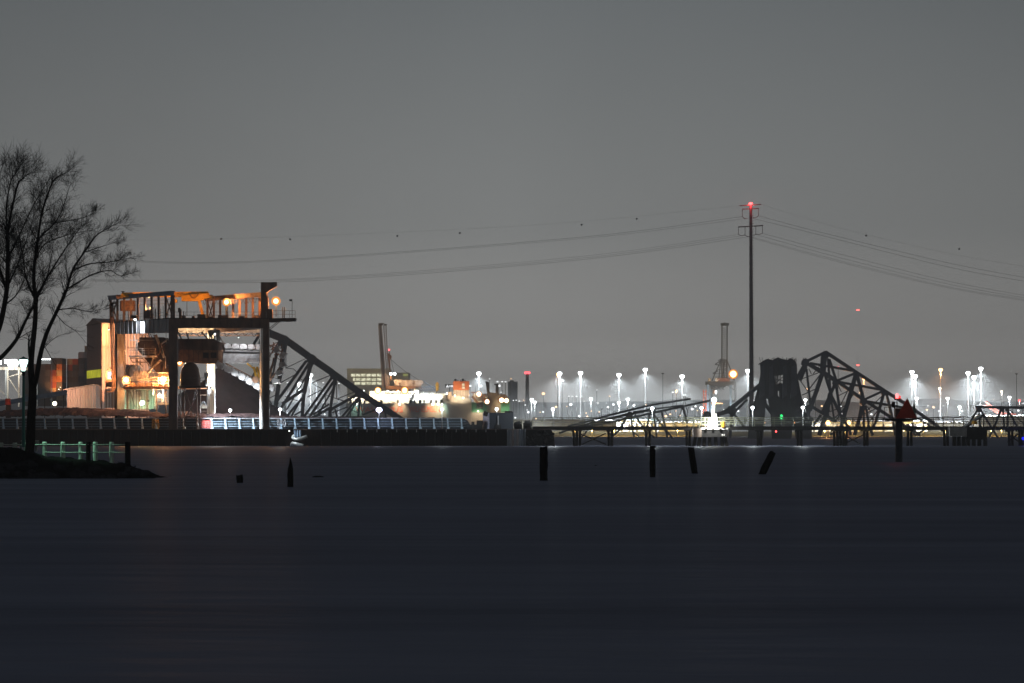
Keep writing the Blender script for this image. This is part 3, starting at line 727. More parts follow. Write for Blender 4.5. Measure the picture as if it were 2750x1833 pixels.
m = MB(); m.pbar((784.5, 853), (784.5, 803), 1.2, DF_ + 1); m.pbox(777, 803, 784, 808, DF_ + .8, .6); m.build('lamp_post', M_dark, t)
# white under light on the inner legs and the barge side
flood(P(563, 1030, 571), 85000, (.80, .91, 1), t, G_white, .12, 'SPOT', P(640, 1140, 580), 124, aim=(0, .3, -1))
flood(P(586, 980, DF_ + 12), 9000, (1, .95, .88), t, G_white, .12, 'SPOT', P(640, 1150, DF_ + 4), 130)

t = thing('overhead_crane', 'yellow bridge crane lying across the top of the gantry', 'crane', P(440, 790, 583))
Dc = 584
m = MB().plate([(328, 785), (559, 782), (558, 793), (540, 797), (326, 797), (322, 797)], Dc, .9); m.plate([(332, 785.6), (557, 783.4), (556, 792), (332, 796)], Dc + 2.6, .8); m.build('girder', M_yellow, t)
MB().plate([(487, 793), (561, 786), (561, 800), (535, 808), (487, 808)], Dc - .9, .85).build('trolley', M_yellow, t)
MB().plate([(559.5, 791), (569, 791), (569, 800), (559.5, 801)], Dc - .4, 3).build('end_carriage', M_yellow, t)
MB().plate([(312, 791), (327, 791), (327, 800), (312, 800)], Dc + .2, 2).build('end_carriage', M_rust, t)
MB().plate([(324, 781.5), (334, 781.5), (329, 785)], Dc, 1).build('buffer', M_dark, t)
m = MB(); m.tube([P(502, 808, Dc - .5), P(502, 848, Dc - .5)], .06, 5); m.box(X(500, Dc), X(504, Dc), Dc - .8, Dc - .3, Z(808, Dc), Z(803, Dc)); m.build('hook_cable', M_dark, t)
m = MB().tube(catmull([P(508, 786, Dc - 1), P(518, 800, Dc - 1.1), P(527, 797, Dc - 1.1), P(533, 787, Dc - 1)]), .06, 4); m.build('festoon_cable', M_dark, t)
MB().pbox(463, 803, 475, 812, Dc - 1, 1).build('hoist_drum', M_yellow, t)
MB().bar(P(535, 808, Dc - .4), P(545, 846, Dc - .4), .6, .4).build('strut', M_yellow, t)

# ------------------------------------------------------------------ bucket elevator
DE = 578
t = thing('bucket_elevator', 'slewing boom with a chain of pale steel buckets hanging over the barge', 'bucket elevator', P(640, 980, DE))
MB().plate([(474, 909), (572, 909), (590, 918), (604, 920), (600, 975), (560, 976), (474, 972)], DE, 4).build('boom_housing', M_brown, t)
MB().plate([(474, 938), (598, 940), (597, 974), (474, 971)], DE - .5, .45).build('side_panel', M_rust, t)
m = MB()
for px in (545, 566): m.pbox(px, 946, px + 15, 961, DE - .75, .2)
m.build('hatch', M_dark, t)
MB().plate([(600, 945), (700, 948), (700, 973), (598, 974)], DE - .2, 3).build('chute_panel', M_bucket, t)
MB().plate([(601, 943.5), (705, 945.5), (705, 948), (601, 946)], DE - .6, 3.6).build('walkway', M_dark, t)
MB().plate([(604, 935), (702, 937), (702, 943), (604, 943)], DE - .1, 2).build('chain_rail', M_bucket, t)
def bucket(cx, cy, ang, s=1., mt=None):
    ca, sa = math.cos(ang), math.sin(ang)
    poly = [(-9, -6.5), (5, -7.5), (9.5, -1), (7, 6), (-2, 7.5), (-8, 3)]
    hole = None
    q = [(cx + s * (x * ca - y * sa), cy + s * (x * sa + y * ca)) for x, y in poly]
    b = MB().plate(q, DE - .9, 3.2)
    lip = [(-10.5, -8), (-7.5, -8.5), (-6.5, 4), (-9, 4.5)]
    b.plate([(cx + s * (x * ca - y * sa), cy + s * (x * sa + y * ca)) for x, y in lip], DE - 1.05, 3.5)
    return b.build('bucket', mt or M_bucket, t)
for k in range(5): bucket(611 + 21 * k, 928.5 + .6 * k, 3.0)
for k in range(7):
    q = k / 6; bucket(590 + 118 * q, 981 + 68 * q - 10 * math.sin(math.pi * q) * .4, .55 + .1 * q, 1.18)
for (px, py, an) in [(742, 938, 1.6), (758, 953, 2.1), (757, 978, 2.7), (748, 1000, 2.9), (739, 1022, 3.1), (727, 1040, 3.6)]: bucket(px, py, an, 1.0, M_bucket)
m = MB()
for a, b in [((722, 925), (758, 945)), ((758, 945), (752, 985)), ((752, 985), (720, 1028)), ((590, 978), (705, 1045)), ((600, 972), (720, 1035)), ((735, 960), (724, 1020))]: m.pbar(a, b, 3, DE + .3, .8)
m.build('chain', M_rust, t)
for i in range(30):
    a = (random.uniform(722, 760), random.uniform(925, 965)); MB().pbar(a, (a[0] + random.uniform(-16, 16), a[1] + random.uniform(-16, 16)), random.uniform(1, 2.6), DE + random.uniform(-.6, 2)).build('linkage_bar', M_rust, t)
m = MB(); m.plate([(678, 985), (684, 984), (692, 1016), (687, 1018)], DE - 1.2, .5); m.plate([(687, 984), (693, 984), (698, 1014), (694, 1016)], DE - 1.2, .5); m.pbar((663, 975), (682, 990), 4, DE - 1, .5); m.build('tension_arm', M_yellow, t)
m = MB(); c = P(686, 1019, DE - 1.3); m.tube([c, c + Vector((0, .8, 0))], .7, 18); m.build('wheel', M_rust, t, False)
m = MB()
for i in range(26):
    a = (random.uniform(660, 700), random.uniform(948, 980)); m.pbar(a, (a[0] + random.uniform(-9, 9), a[1] + random.uniform(-8, 8)), random.uniform(1, 2.2), DE - .7)
m.build('linkage', M_grey, t)
m = MB(); 
for a, b in [((478, 890), (505, 948)), ((500, 890), (518, 944)), ((540, 890), (560, 912)), ((575, 882), (600, 920)), ((580, 882), (574, 915)), ((565, 885), (570, 912))]: m.pbar(a, b, 3.4, DE + 1.2, .5)
m.plate([(558, 885), (590, 885), (590, 915), (582, 915), (580, 900), (566, 900), (562, 912)], DE + 1.5, .8); m.build('hanger_frame', M_cream, t)
flood(P(577, 897, DE - 1.2), 700, C_white, t, G_white, .2, 'SPOT', P(650, 935, DE - 3), 110)
flood(P(640, 905, DE - 7), 2600, (.88, .92, 1), t, G_white, .12, 'SPOT', P(652, 940, DE), 80)

t = thing('hopper_tower', 'brown hopper machinery with a railed walkway inside the gantry', 'hopper', P(410, 1000, 583))
DH = 584
MB().plate([(374, 905), (440, 905), (453, 915), (453, 1000), (420, 1000), (366, 935), (366, 920), (374, 918)], DH, 6).build('hopper', M_brown, t)
m = MB()
for a, b, w_ in [((418, 898), (437, 950), 7), ((452, 908), (430, 926), 4), ((430, 926), (440, 960), 6), ((395, 1000), (432, 966), 5), ((364, 965), (385, 985), 3), ((412, 957), (405, 985), 3), ((346, 955), (364, 985), 2), ((380, 958), (405, 985), 2)]: m.pbar(a, b, w_, DH - .6, .5)
m.build('frame', M_cream, t)
f = MB().pbox(346, 954, 418, 959, DH - 3, 3).build('platform', M_cream, t)
MB().rail([P(347, 954, DH - 2.9), P(417, 954, DH - 2.9)], 1.45, 1.3, .07, (.35, .68)).build('railing', M_cream, f)
m = MB()
for k in range(12): m.pbar((365 + (k % 2) * 3.5, 915 + k * 10), (365 + ((k + 1) % 2) * 3.5, 925 + k * 10), .8, DH - 2.5)
m.pbar((365, 915), (365, 1035), 1.4, DH - 2.5); m.pbar((369, 915), (369, 1035), 1.4, DH - 2.5); m.build('ladder', M_cream, t)
m = MB()
for i in range(10): m.pbar((378 + i * 4, 893 + random.uniform(0, 5)), (380 + i * 4 + random.uniform(-6, 6), 906), 1.6, DH + 1)
m.build('drive_gear', M_rust, t)

for k in range(9): MB().pbox(480 + k * 13, 911, 481 + k * 13, 970, DE - .62, .1).build('rib', M_brown, bpy.data.objects['bucket_elevator'])
rng = random.Random(3)
for k in range(34):                                          # pipes, struts and conduits crowding the hopper
    a = (rng.uniform(345, 450), rng.uniform(905, 1030)); b = (a[0] + rng.choice((0, 0, rng.uniform(-24, 24))), a[1] + rng.uniform(-40, 40)) if k % 3 else (a[0] + rng.uniform(10, 45), a[1])
    MB().pbar(a, b, rng.uniform(.8, 2.0), DH - rng.uniform(.7, 3.2)).build('pipe', rng.choice((M_cream, M_rust, M_brown, M_galv)), t)
t = thing('storage_tank', 'ribbed horizontal tank lit orange behind the left rear leg', 'tank', P(350, 1010, 600))
c0, c1 = P(330, 1003, 601), P(366, 1003, 598)
m = MB().tube([c0, c1], 1.9, 20); m.build('shell', M_cream, t, True)
for k in range(5):
    p = c0.lerp(c1, (k + .5) / 5); d = (c1 - c0).normalized() * .09; MB().tube([p - d, p + d], 1.98, 20).build('rib', M_rust, t)
m = MB(); m.box(c0.x, c1.x, 598, 600, Z(1040, 599), c0.z - 1.4); m.build('saddle', M_rust, t)

t = thing('work_platform', 'floodlit steel platform with railings and white stairs under the hopper', 'platform', P(390, 1090, 588))
DW = 588
MB().plate([(330, 1037), (556, 1037), (556, 1043), (332, 1045)], DW - 3, 9).build('deck', M_rust, t)
MB().rail([P(331, 1037, DW + .2), P(453, 1037, DW + .2)], 1.9, 1.05, .07, (.35, .68)).build('railing', M_cream, t)
m = MB()
for k in range(24): m.pbox(357 + k * 4.1, 996, 359.4 + k * 4.1, 1018, DW + 2.5, .4)
m.pbox(356, 1018, 456, 1022, DW + 2.4, .6); m.build('louvre_screen', M_cream, t)
for px in (343, 374, 395, 420, 446): MB().pbar((px, 1045), (px, 1150), 3, DW + 1.5, .4).build('leg', M_rust, t)
m = MB(); m.pbar((348, 1045), (363, 1093), 2, DW + .6); m.pbar((446, 1046), (430, 1090), 2, DW + .6); m.build('brace', M_rust, t)
s2 = MB().plate([(424, 1081), (453, 1081), (453, 1086), (424, 1086)], DW - 1, 1.6).build('stair_landing', M_white, t)
MB().rail([P(424, 1081, DW - .9), P(453, 1081, DW - .9)], 1.6, .7, .09, (.35, .68)).build('railing', M_white, s2)
m = MB()
for k in range(7): m.pbox(414 + k * 1.5, 1096 - k * 2.3, 424, 1097 - k * 2.3, DW - .9, 1.2)
m.pbar((413, 1097), (424, 1078), 1.3, DW - .95); m.build('stairs', M_white, t)
for px in (412, 438): MB().pbar((px, 1045), (px, 1060 if px == 412 else 1080), 3.2, DW - .2).build('drop_pipe', M_white, t)
m = MB(); m.tube([P(398, 1058, DW), P(398, 1073, DW)], .04, 4); m.lathe(P(398, 1076, DW), [(.1, .3), (.22, .05), (.22, -.1), (.05, -.25)], 8); m.build('hanging_hook', M_dark, t)
m = MB()
for i in range(30): m.pbox(338 + i * 3.8, random.uniform(1024, 1030), 338 + i * 3.8 + random.uniform(1.5, 3.5), 1037, DW + 1.4, .6)
m.build('machinery', M_rust, t)
flood(P(339, 1020, DW + .7), 5500, C_orange, t, G_orange, .62)
flood(P(438, 1018, DW + .7), 14000, C_orange, t, G_orange, .85)
flood(P(428, 1056, DW - .8), 3000, (1, .68, .38), t, G_warm, .16)  # added lamp, warms the space under the platform
flood(P(382, 1081, DW + 3), 1500, (.45, 1., .62), t, glow('green white work light', (.75, 1., .8), 8), .62, kind='POINT', aim=(.2, -.4, -.3))
flood(P(445, 985, DW + 2), 5000, (1, .62, .3), t, G_warm, .35, 'POINT')
MB().pbox(332, 1046, 420, 1098, DW + 6.2, .3).build('back_sheet', M_sheet, t)

t = thing('dome_tank', 'dark dome topped tank on a braced lattice stand before the barge', 'tank', P(512, 1150, 574))
DD = 573.5
c = P(511, 1040, DD); R = 27 * DD / F
MB().lathe(c, [(R, -.2), (R, 2.0), (R * .96, 2.9), (R * .84, 3.9), (R * .6, 4.7), (R * .3, 5.1), (.05, 5.2)], 28).build('shell', material('rust brown tank', (.10, .06, .045), (.06, .038, .03), .55, scale=1), t, True)
m = MB(); m.lathe(c, [(R + .12, -.2), (R + .12, .35)], 28); m.lathe(c + Vector((0, 0, 1.9)), [(R + .1, -.1), (R + .1, .1)], 28); m.build('ring', M_brown, t)
MB().box(X(484, DD), X(565, DD), DD - 2.4, DD + 2.4, Z(1041, DD), Z(1037, DD)).build('platform', M_dark, t)
MB().rail([P(538, 1037, DD - 2.3), P(565, 1037, DD - 2.3), P(565, 1037, DD + 2)], 1.75, .9, .06, (.35, .68)).build('railing', M_dark, t)
for px in (484, 495, 528, 537): MB().pbar((px, 1041), (px + random.uniform(-1, 1), 1151), 2.6, DD - 1.6 if px in (484, 537) else DD + 1.6, .25).build('leg', M_brown, t)
for a, b in [((489, 1043), (537, 1142)), ((536, 1043), (488, 1142)), ((498, 1043), (512, 1095)), ((527, 1043), (512, 1095)), ((512, 1095), (492, 1150)), ((512, 1095), (533, 1150))]: MB().pbar(a, b, 1.7, DD - 1.3, .2).build('brace', M_brown, t)
m = MB(); m.pbar((556, 1010), (556, 1150), 1, DD - 1.9, .1); m.pbar((562, 1010), (562, 1150), 1, DD - 1.9, .1)
for k in range(36): m.pbar((556, 1042 + k * 3), (562, 1042 + k * 3), .5, DD - 1.9, .06)
m.build('ladder', M_dark, t)
m = MB().pbox(548, 1000, 559, 1012, DD + 1, .8); m.pbox(550, 1012, 556, 1036, DD + 1, .6); m.build('valve_box', M_galv, t)
t = thing('gatehouse', 'small pale gabled hut behind the lattice stand', 'hut', P(547, 1095, 600))
MB().plate([(541, 1087), (547, 1078), (554, 1087), (554, 1096), (541, 1096)], 600, 1.5).build('wall', M_cream, t)
m = MB(); m.pbar((540, 1088), (547, 1077), 1.3, 599.8, 1.9); m.pbar((547, 1077), (555, 1088), 1.3, 599.8, 1.9); m.build('roof', M_grey, t)
m = MB().rail([P(538, 1112, 599), P(556, 1112, 599)], 1.3, 1, .06); m.pbar((539, 1112), (539, 1060), .8, 599); m.pbar((538, 1060), (556, 1060), .8, 599); m.pbox(538, 1112, 556, 1114, 599, 2); m.build('landing', M_cream, t)
for px in (540, 554): MB().pbar((px, 1114), (px, 1150), 1.5, 600).build('leg', M_cream, t)

# dark stockpile behind the unloader
mb = MB(); nn = 46
prof = [(560, 1010), (577, 985), (600, 975), (640, 1000), (690, 1040), (730, 1080), (770, 1105), (800, 1125), (830, 1150)]
for j in range(13):
    y = 640 + 40 * j / 12; s_ = math.sin(math.pi * j / 12)
    for i in range(nn + 1):
        px = 480 + 350 * i / nn
        pz = 1150
        if px < 560: pz = 1010 + (560 - px) * .5
        for (a, b), (c_, d_) in zip(prof, prof[1:]):
            if a <= px <= c_: pz = b + (d_ - b) * (px - a) / (c_ - a)
        x = X(px, 660); z = Z(pz, 660) * s_ + .5 * noise.noise((x * .3, y * .3, 0)) * s_ - .5
        mb.v.append(Vector((x, y, z)))
for j in range(12):
    for i in range(nn):
        a = j * (nn + 1) + i; mb.f.append([a, a + 1, a + nn + 2, a + nn + 1])
tag(mb.build('stockpile', M_pile, None, True), 'large dark purple brown stockpile mound behind the buckets', 'stockpile')

# ------------------------------------------------------------------ tall shed and its neighbours
t = thing('tall_shed', 'tall clad shed with one dark wall and one orange lit wall', 'shed', P(274, 1095, 612))
x0 = X(274, 610)
foot = [(x0, 610), (X(400, 622), 622), (X(370, 650), 650), (X(235, 628), 628)]
zt = Z(866, 610)
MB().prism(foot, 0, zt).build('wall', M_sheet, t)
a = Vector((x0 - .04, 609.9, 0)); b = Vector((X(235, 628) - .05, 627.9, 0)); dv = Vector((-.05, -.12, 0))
m = MB(); m.prism([(a.x, a.y), (b.x, b.y), (b.x + dv.x, b.y + dv.y), (a.x + dv.x, a.y + dv.y)], 0, zt + .05); m.build('shaded_wall', M_shaded_sheet, t)  # darker sheet stands for the side the lamps leave unlit
# roof ridge running along the lit wall
rA = a.lerp(b, .5); rA.z = zt + 1.35; fr = [Vector((a.x - .2, a.y - .4, zt)), Vector((b.x - .4, b.y - .2, zt)), rA + Vector((-.3, -.3, 0))]
off = Vector((foot[1][0] - foot[0][0], 12.2, 0))
m = MB(); m.add(fr + [v + off for v in fr], [(0, 2, 1), (3, 4, 5), (0, 1, 4, 3), (1, 2, 5, 4), (2, 0, 3, 5)]); m.build('roof', M_brown, t)
def on_left(tt, z): p = a.lerp(b, tt); return Vector((p.x + dv.x * 1.5, p.y + dv.y * 1.5, z))
m = MB(); z0, z1 = Z(1014, 618), Z(993, 618); p, q = on_left(.01, z0), on_left(.98, z0)
m.prism([(p.x, p.y), (q.x, q.y), (q.x - .04, q.y - .08), (p.x - .04, p.y - .08)], z0, z1); m.build('window', G_curtain, t)
dr = (Vector((foot[1][0], foot[1][1], 0)) - Vector((x0, 610, 0)))
m = MB()
for py in (868, 931):
    p = Vector((x0, 609.9, Z(py, 610))); m.bar(p, p + dr, .25)
m.build('trim', M_cream, t)
# lamps that light the tall wall
flood(P(299, 1010, 600), 15000, (1., .40, .17), t, G_orange, .15, 'SPOT', P(300, 900, 613), 130)
flood(P(292, 884, 606), 6000, C_orange, t, G_warm, .18, 'SPOT', P(296, 950, 613), 140)
flood(P(345, 1000, 602), 19000, (1., .40, .17), t, G_orange, .2, 'SPOT', P(345, 930, 620), 140)
t = thing('control_booth', 'small railed booth with a bright white window beside the tall shed', 'booth', P(293, 1040, 603))
MB().plate([(284, 996), (303, 996), (303, 1036), (284, 1036)], 603, 2.5).build('wall', M_rust, t)
MB().pbox(289, 997.5, 299, 1017, 602.85, .12).build('window', glow('white booth window', (.86, .93, 1), 1.6), t)
MB().plate([(283, 996), (293, 985), (304, 996)], 602.8, 2.9).build('roof', M_brown, t)
m = MB().pbox(283, 1034, 306, 1038, 601.5, 4); m.build('floor_plate', M_dark, t)
m = MB().rail([P(283, 1034, 601.6), P(306, 1034, 601.6)], 1.2, .8, .06); m.build('railing', M_rust, t)
m = MB()
for px in (285, 303): m.pbar((px, 1038), (px, 1150), 2, 602)
m.build('support_post', M_rust, t)
MB().plate([(280, 1045), (312, 1040), (312, 1095), (280, 1095)], 606, .4).build('side_sheet', M_sheet, t)
t = thing('lean_to_shed', 'low pinkish clad shed with a sloping roof before the tall shed', 'shed', P(218, 1092, 600))
MB().plate([(180, 1047), (257, 1034), (257, 1096), (180, 1096)], 600, 8).build('wall', M_sheet, t)
m = MB(); m.bar(P(178, 1046.8, 600.0), P(258, 1033.2, 600.0), .22, .3); m.bar(P(178, 1046.6, 604), P(258, 1033, 604), .2, 8.6); m.build('roof', M_cream, t)
lamp(P(150, 1040, 594), 2300, (1, .46, .30), t, 'SPOT', P(215, 1062, 600), 100, .3)
t = thing('yard_floodlight', 'small warm floodlight glaring low beside the container stacks', 'lamp', P(147, 1083, 596))
flood(P(147, 1083, 596), 1500, (1, .75, .45), t, G_warm, .55, 'POINT', post=4)
t = thing('conveyor', 'dark inclined conveyor gallery rising past the container stacks', 'conveyor', P(80, 1080, 800))
m = MB(); m.bar(P(-40, 1090, 800), P(185, 1052, 800), 1.3, 2); m.build('gallery', M_blue, t)
for px in (-10, 60, 120, 170): MB().pbar((px, 1082 - px * .16), (px, 1152), 2, 800.5).build('trestle_leg', M_dark, t)
t = thing('red_tank', 'small rusty red tank with a ribbed top at the conveyor foot', 'tank', P(21, 1086, 640))
MB().lathe(P(21, 1087, 640), [(.7, 0), (.75, .2), (.62, .3), (.62, 1.3), (.45, 1.5)], 14).build('shell', M_red, t)
m = MB(); m.pbox(15, 1087, 28, 1150, 640.2, 1); m.build('stand', M_dark, t)
lamp(P(24, 1080, 630), 500, C_orange, t, size=.2)

# ================================================================== CONTAINER YARD
DY = 1215
greys = [(.16, .15, .16), (.20, .19, .20), (.13, .13, .15), (.22, .20, .19), (.17, .14, .13)]
MC = {}
for nm, c_ in [('dark grey', (.075, .07, .075)), ('mid grey', (.12, .11, .115)), ('slate blue', (.07, .085, .115)), ('brown', (.11, .065, .05)), ('orange', (.50, .17, .06)), ('rust red', (.36, .09, .05)), ('tan', (.40, .29, .18)), ('pale pink', (.42, .33, .33))]:
    MC[nm] = material(nm + ' container', c_, tuple(v * .7 for v in c_), .6, scale=.8, stretch=(4, 1, .3), bump=.3)
hts = [7, 7, 7, 7, 7, 8, 8, 8, 8, 9, 9, 10]
special = {(5, 4): 'orange', (6, 4): 'orange', (5, 5): 'rust red', (6, 6): 'orange', (7, 6): 'rust red', (6, 5): 'tan', (7, 7): 'tan', (8, 7): 'rust red', (5, 3): 'rust red', (5, 2): 'tan', (6, 7): 'dark grey', (10, 8): 'pale pink', (11, 8): 'pale pink', (11, 9): 'tan', (9, 8): 'slate blue', (5, 1): 'brown', (6, 1): 'tan', (5, 7): 'dark grey'}
ordn = ['leftmost', 'second', 'third', 'fourth', 'fifth', 'sixth', 'seventh', 'eighth', 'ninth', 'tenth', 'eleventh', 'twelfth']
lev = ['ground', 'second', 'third', 'fourth', 'fifth', 'sixth', 'seventh', 'eighth', 'ninth', 'top']
rows = [0] * 12; names = ['dark grey', 'mid grey', 'slate blue', 'brown', 'dark grey']
cw, chh = 15.1 * DY / F, 16.2 * DY / F
for i, n in enumerate(hts):
    dd = DY + random.choice((0, .4, .9)) + (14 if i in (7, 8, 9) else 0)
    for k in range(n):
        if i >= 8 and k < 3: continue
        nm = special.get((i, k)) or random.choice(names)
        x = X(60 + i * 15.1, DY); z = Z(1090, DY) + k * chh
        m = MB().box(x + .04, x + cw - .04, dd, dd + 12, z + .03, z + chh - .03)
        lb = f'{nm} shipping container, {lev[k]} level of the {ordn[i]} stack from the park lamp'
        tt = tag(m.build('shipping_container', MC[nm]), lb, 'container', 'stacked shipping containers')
        if i in (0, 5, 6, 8, 11) and k > 2:
            fr_ = MB()
            for q in (.28, .42, .58, .72): fr_.tube([(x + cw * q, dd - .05, z + .2), (x + cw * q, dd - .05, z + chh - .2)], .035, 5)
            fr_.build('door_bar', MC['mid grey'], tt)
yl = thing('yard_lamp', 'sodium yard lamp hidden low between the container stacks', 'lamp', P(158, 1085, DY - 6), None)
flood(P(158, 1046, DY - 5), 5000, C_orange, yl, G_warm, .4, 'SPOT', P(158, 1000, DY + 6), 120, post=6)
flood(P(162, 1040, DY - 5), 3200, C_orange, yl, G_warm, .2, 'SPOT', P(185, 950, DY + 6), 60)
t = thing('yard_gantry_crane', 'beige straddle gantry crane under a glaring white light bank', 'crane', P(40, 1090, 1100))
DG = 1100
MB().pbar((-80, 989), (78, 989), 8, DG, 1.2).build('beam', M_cream, t)
for px, mt in ((16.5, M_grey), (21, M_cream), (51, M_cream), (-40, M_cream)): MB().pbar((px, 993), (px, 1092), 4 if px != 16.5 else 5, DG + (.3 if px < 20 else 0), .8).build('leg', mt, t)
for a_, b_ in [((22, 1012), (60, 1000)), ((22, 1012), (58, 1068)), ((-38, 1010), (14, 1060)), ((60, 1000), (52, 1012))]: MB().pbar(a_, b_, 2.2, DG + .5, .5).build('brace', M_cream, t)
MB().pbox(-70, 963, 1, 978, DG - 2, 2).build('light_bank', G_white, t)
MB().plate([(12, 965), (42, 964.5), (48, 972), (46, 978), (44, 983), (22, 983.5), (20, 977), (12, 975)], DG - 2, 2).build('light_bank', G_white, t)
MB().pbox(104, 963, 135, 965.5, DG - 2, 1).build('light_bar', G_white, t)
MB().pbar((100, 966.5), (140, 966.5), 1.5, DG - 1.5, 1).build('beam', M_cream, t)
for px in (100, 139): MB().pbar((px, 967), (px, 1092), 2, DG + 2).build('leg', M_grey, t)
lamp(P(30, 990, DG - 8), 11000, (.95, 1, .9), t, 'SPOT', P(30, 1060, DG), 150, 1.5)
m = MB()
for k in range(4):
    px0 = 40 - k * 12; m.pbar((px0 + 22, 962), (px0 - 30, 905), .35, DG + 3)
    m.pbar((150 + k * 9, 950), (120 + k * 20 - 30, 905 - k * 4), .25, DG + 3)
m.build('stay_cable', M_galv, t)
# ================================================================== FALLEN BRIDGE
DBR = 1200
def members(t, name, lst, D, dep=None, mat=None, label=None):
    for e in lst:
        a, b, w_ = (e[0], e[1]), (e[2], e[3]), e[4]
        dd = e[5] if len(e) > 5 else 0
        MB().bar(P(a[0], a[1], D + dd), P(b[0], b[1], D + dd), w_ * D / F, (dep or w_ * D / F)).build(name, mat or M_bridge, t)
def gussets(t, lst, D):
    for x, y, r in lst:
        q = [(x + r * math.cos(k * math.pi / 4 + .3) * (1.1 if k % 2 else .9), y + r * math.sin(k * math.pi / 4 + .3)) for k in range(8)]
        MB().plate(q, D - 1.1, 2.2).build('gusset_plate', M_bridge, t)
t = thing('fallen_truss_span', 'largest fallen bridge truss sloping down from behind the gantry to the ship', 'bridge span', P(850, 1120, DBR), 'fallen truss spans of the collapsed bridge')
ch = [(690, 884), (721, 890), (762, 907), (781, 919), (828, 953), (893, 998), (966, 1051), (1082, 1126)]
for (a, b), (c, d), w_ in zip(ch, ch[1:], (14, 15, 15, 15, 14, 13, 11)):
    MB().bar(P(a, b, DBR), P(c, d, DBR), w_ * .16, 1.2).build('top_chord', M_bridge, t)
    MB().bar(P(a + 1, b + 9, DBR + 20), P(c + 1, d + 8, DBR + 20), w_ * .12, 1.2).build('top_chord', M_bridge, t)
gussets(t, [(763, 912, 13), (836, 964, 14), (898, 1008, 12), (965, 1056, 13)], DBR)
members(t, 'post', [(765, 912, 740, 1092, 11), (752, 912, 722, 1060, 5, 20), (838, 962, 816, 1056, 11), (816, 1056, 811, 1125, 9), (902, 1010, 889, 1085, 7.5), (889, 1085, 886, 1125, 7), (967, 1062, 962, 1122, 6)], DBR)
members(t, 'diagonal', [(823, 968, 740, 1082, 7.5), (829, 976, 756, 1094, 7), (893, 1011, 814, 1122, 6.5), (899, 1020, 829, 1122, 6.5), (961, 1058, 884, 1102, 7.5), (963, 1066, 916, 1122, 5.5), (965, 1070, 928, 1122, 5), (815, 1046, 758, 1084, 8), (886, 1095, 838, 1122, 7.5), (884, 1085, 842, 1112, 5), (756, 920, 700, 1060, 6.5), (750, 915, 690, 1010, 4, 20), (812, 1068, 766, 1122, 6), (806, 1075, 780, 1122, 5),
    (732, 1000, 700, 1120, 6), (735, 1010, 690, 1040, 6), (722, 1020, 712, 1110, 5), (701, 892, 676, 932, 7), (703, 900, 690, 940, 5), (690, 990, 660, 1050, 7), (700, 985, 680, 1060, 5), (745, 1080, 722, 1120, 8)], DBR)
members(t, 'brace', [(824, 961, 767, 988, 2), (768, 937, 768, 988, 2), (893, 1005, 834, 1029, 2.4), (956, 1050, 905, 1071, 2.4), (904, 1018, 904, 1070, 2.2), (752, 1028, 794, 1005, 2.4), (721, 1070, 750, 1055, 2.4), (825, 1066, 864, 1046, 2.4), (873, 1060, 874, 1088, 2.2), (735, 922, 751, 917, 2), (736, 922, 730, 940, 2.4), (765, 1071, 766, 1112, 2.2), (798, 1040, 796, 1062, 2.2), (940, 1075, 941, 1118, 2.2), (968, 1066, 973, 1113, 2), (892, 1108, 934, 1092, 3), (790, 1115, 812, 1102, 4), (702, 1003, 716, 1062, 3), (716, 1062, 730, 1085, 3), (700, 1076, 722, 1068, 3), (768, 988, 788, 990, 2), (788, 990, 800, 1001, 2), (837, 1029, 864, 1043, 1.8), (873, 1060, 930, 1078, 1.8), (904, 1071, 924, 1077, 1.8), (800, 1015, 818, 1022, 1.6), (765, 1064, 800, 1076, 1.8), (825, 1110, 872, 1118, 2), (938, 1098, 962, 1108, 2)], DBR)
members(t, 'bottom_chord', [(790, 1120, 973, 1119, 3.5), (973, 1119, 1050, 1123, 3.5), (973, 1114, 1014, 1097, 5), (1014, 1097, 1033, 1100, 4), (1033, 1099, 1037, 1124, 5), (905, 1117, 900, 1098, 5), (884, 1100, 884, 1124, 4)], DBR)
members(t, 'diagonal', [(770, 925, 748, 1050, 4, 20), (842, 975, 770, 1100, 4, 20), (905, 1025, 850, 1120, 4, 20)], DBR)

t = thing('fallen_deck_span', 'low sloping roadway span with its thin guard rail still standing', 'bridge span', P(1690, 1150, DBR), 'fallen truss spans of the collapsed bridge')
dk = [(1525, 1145), (1575, 1132), (1650, 1111), (1750, 1087), (1852, 1071)]
for (a, b), (c, d) in zip(dk, dk[1:]): MB().bar(P(a, b, DBR), P(c, d, DBR), .8, 14).build('deck', M_bridge, t)
m = MB()
for yy in (-6.3, -3.3): 
    for (a, b), (c, d) in zip(dk, dk[1:]): m.bar(P(a, b + yy, DBR - 6), P(c, d + yy, DBR - 6), .09)
for k in range(62):
    px = 1527 + k * 5.25
    for (a, b), (c, d) in zip(dk, dk[1:]):
        if a <= px <= c: y = b + (d - b) * (px - a) / (c - a); m.bar(P(px, y, DBR - 6), P(px, y - 6.5, DBR - 6), .09)
m.build('railing', M_bridge, t)
members(t, 'bottom_chord', [(1500, 1163, 1540, 1150, 5), (1540, 1150, 1650, 1131, 6), (1650, 1131, 1759, 1107, 6), (1759, 1107, 1829, 1092, 6), (1829, 1092, 1907, 1075, 5.5), (1530, 1150, 1690, 1110, 5), (1650, 1120, 1750, 1101, 5), (1700, 1106, 1830, 1088, 4), (1640, 1125, 1760, 1094, 4, 12)], DBR)
gussets(t, [(1692, 1113, 9), (1753, 1106, 9), (1833, 1092, 6)], DBR)
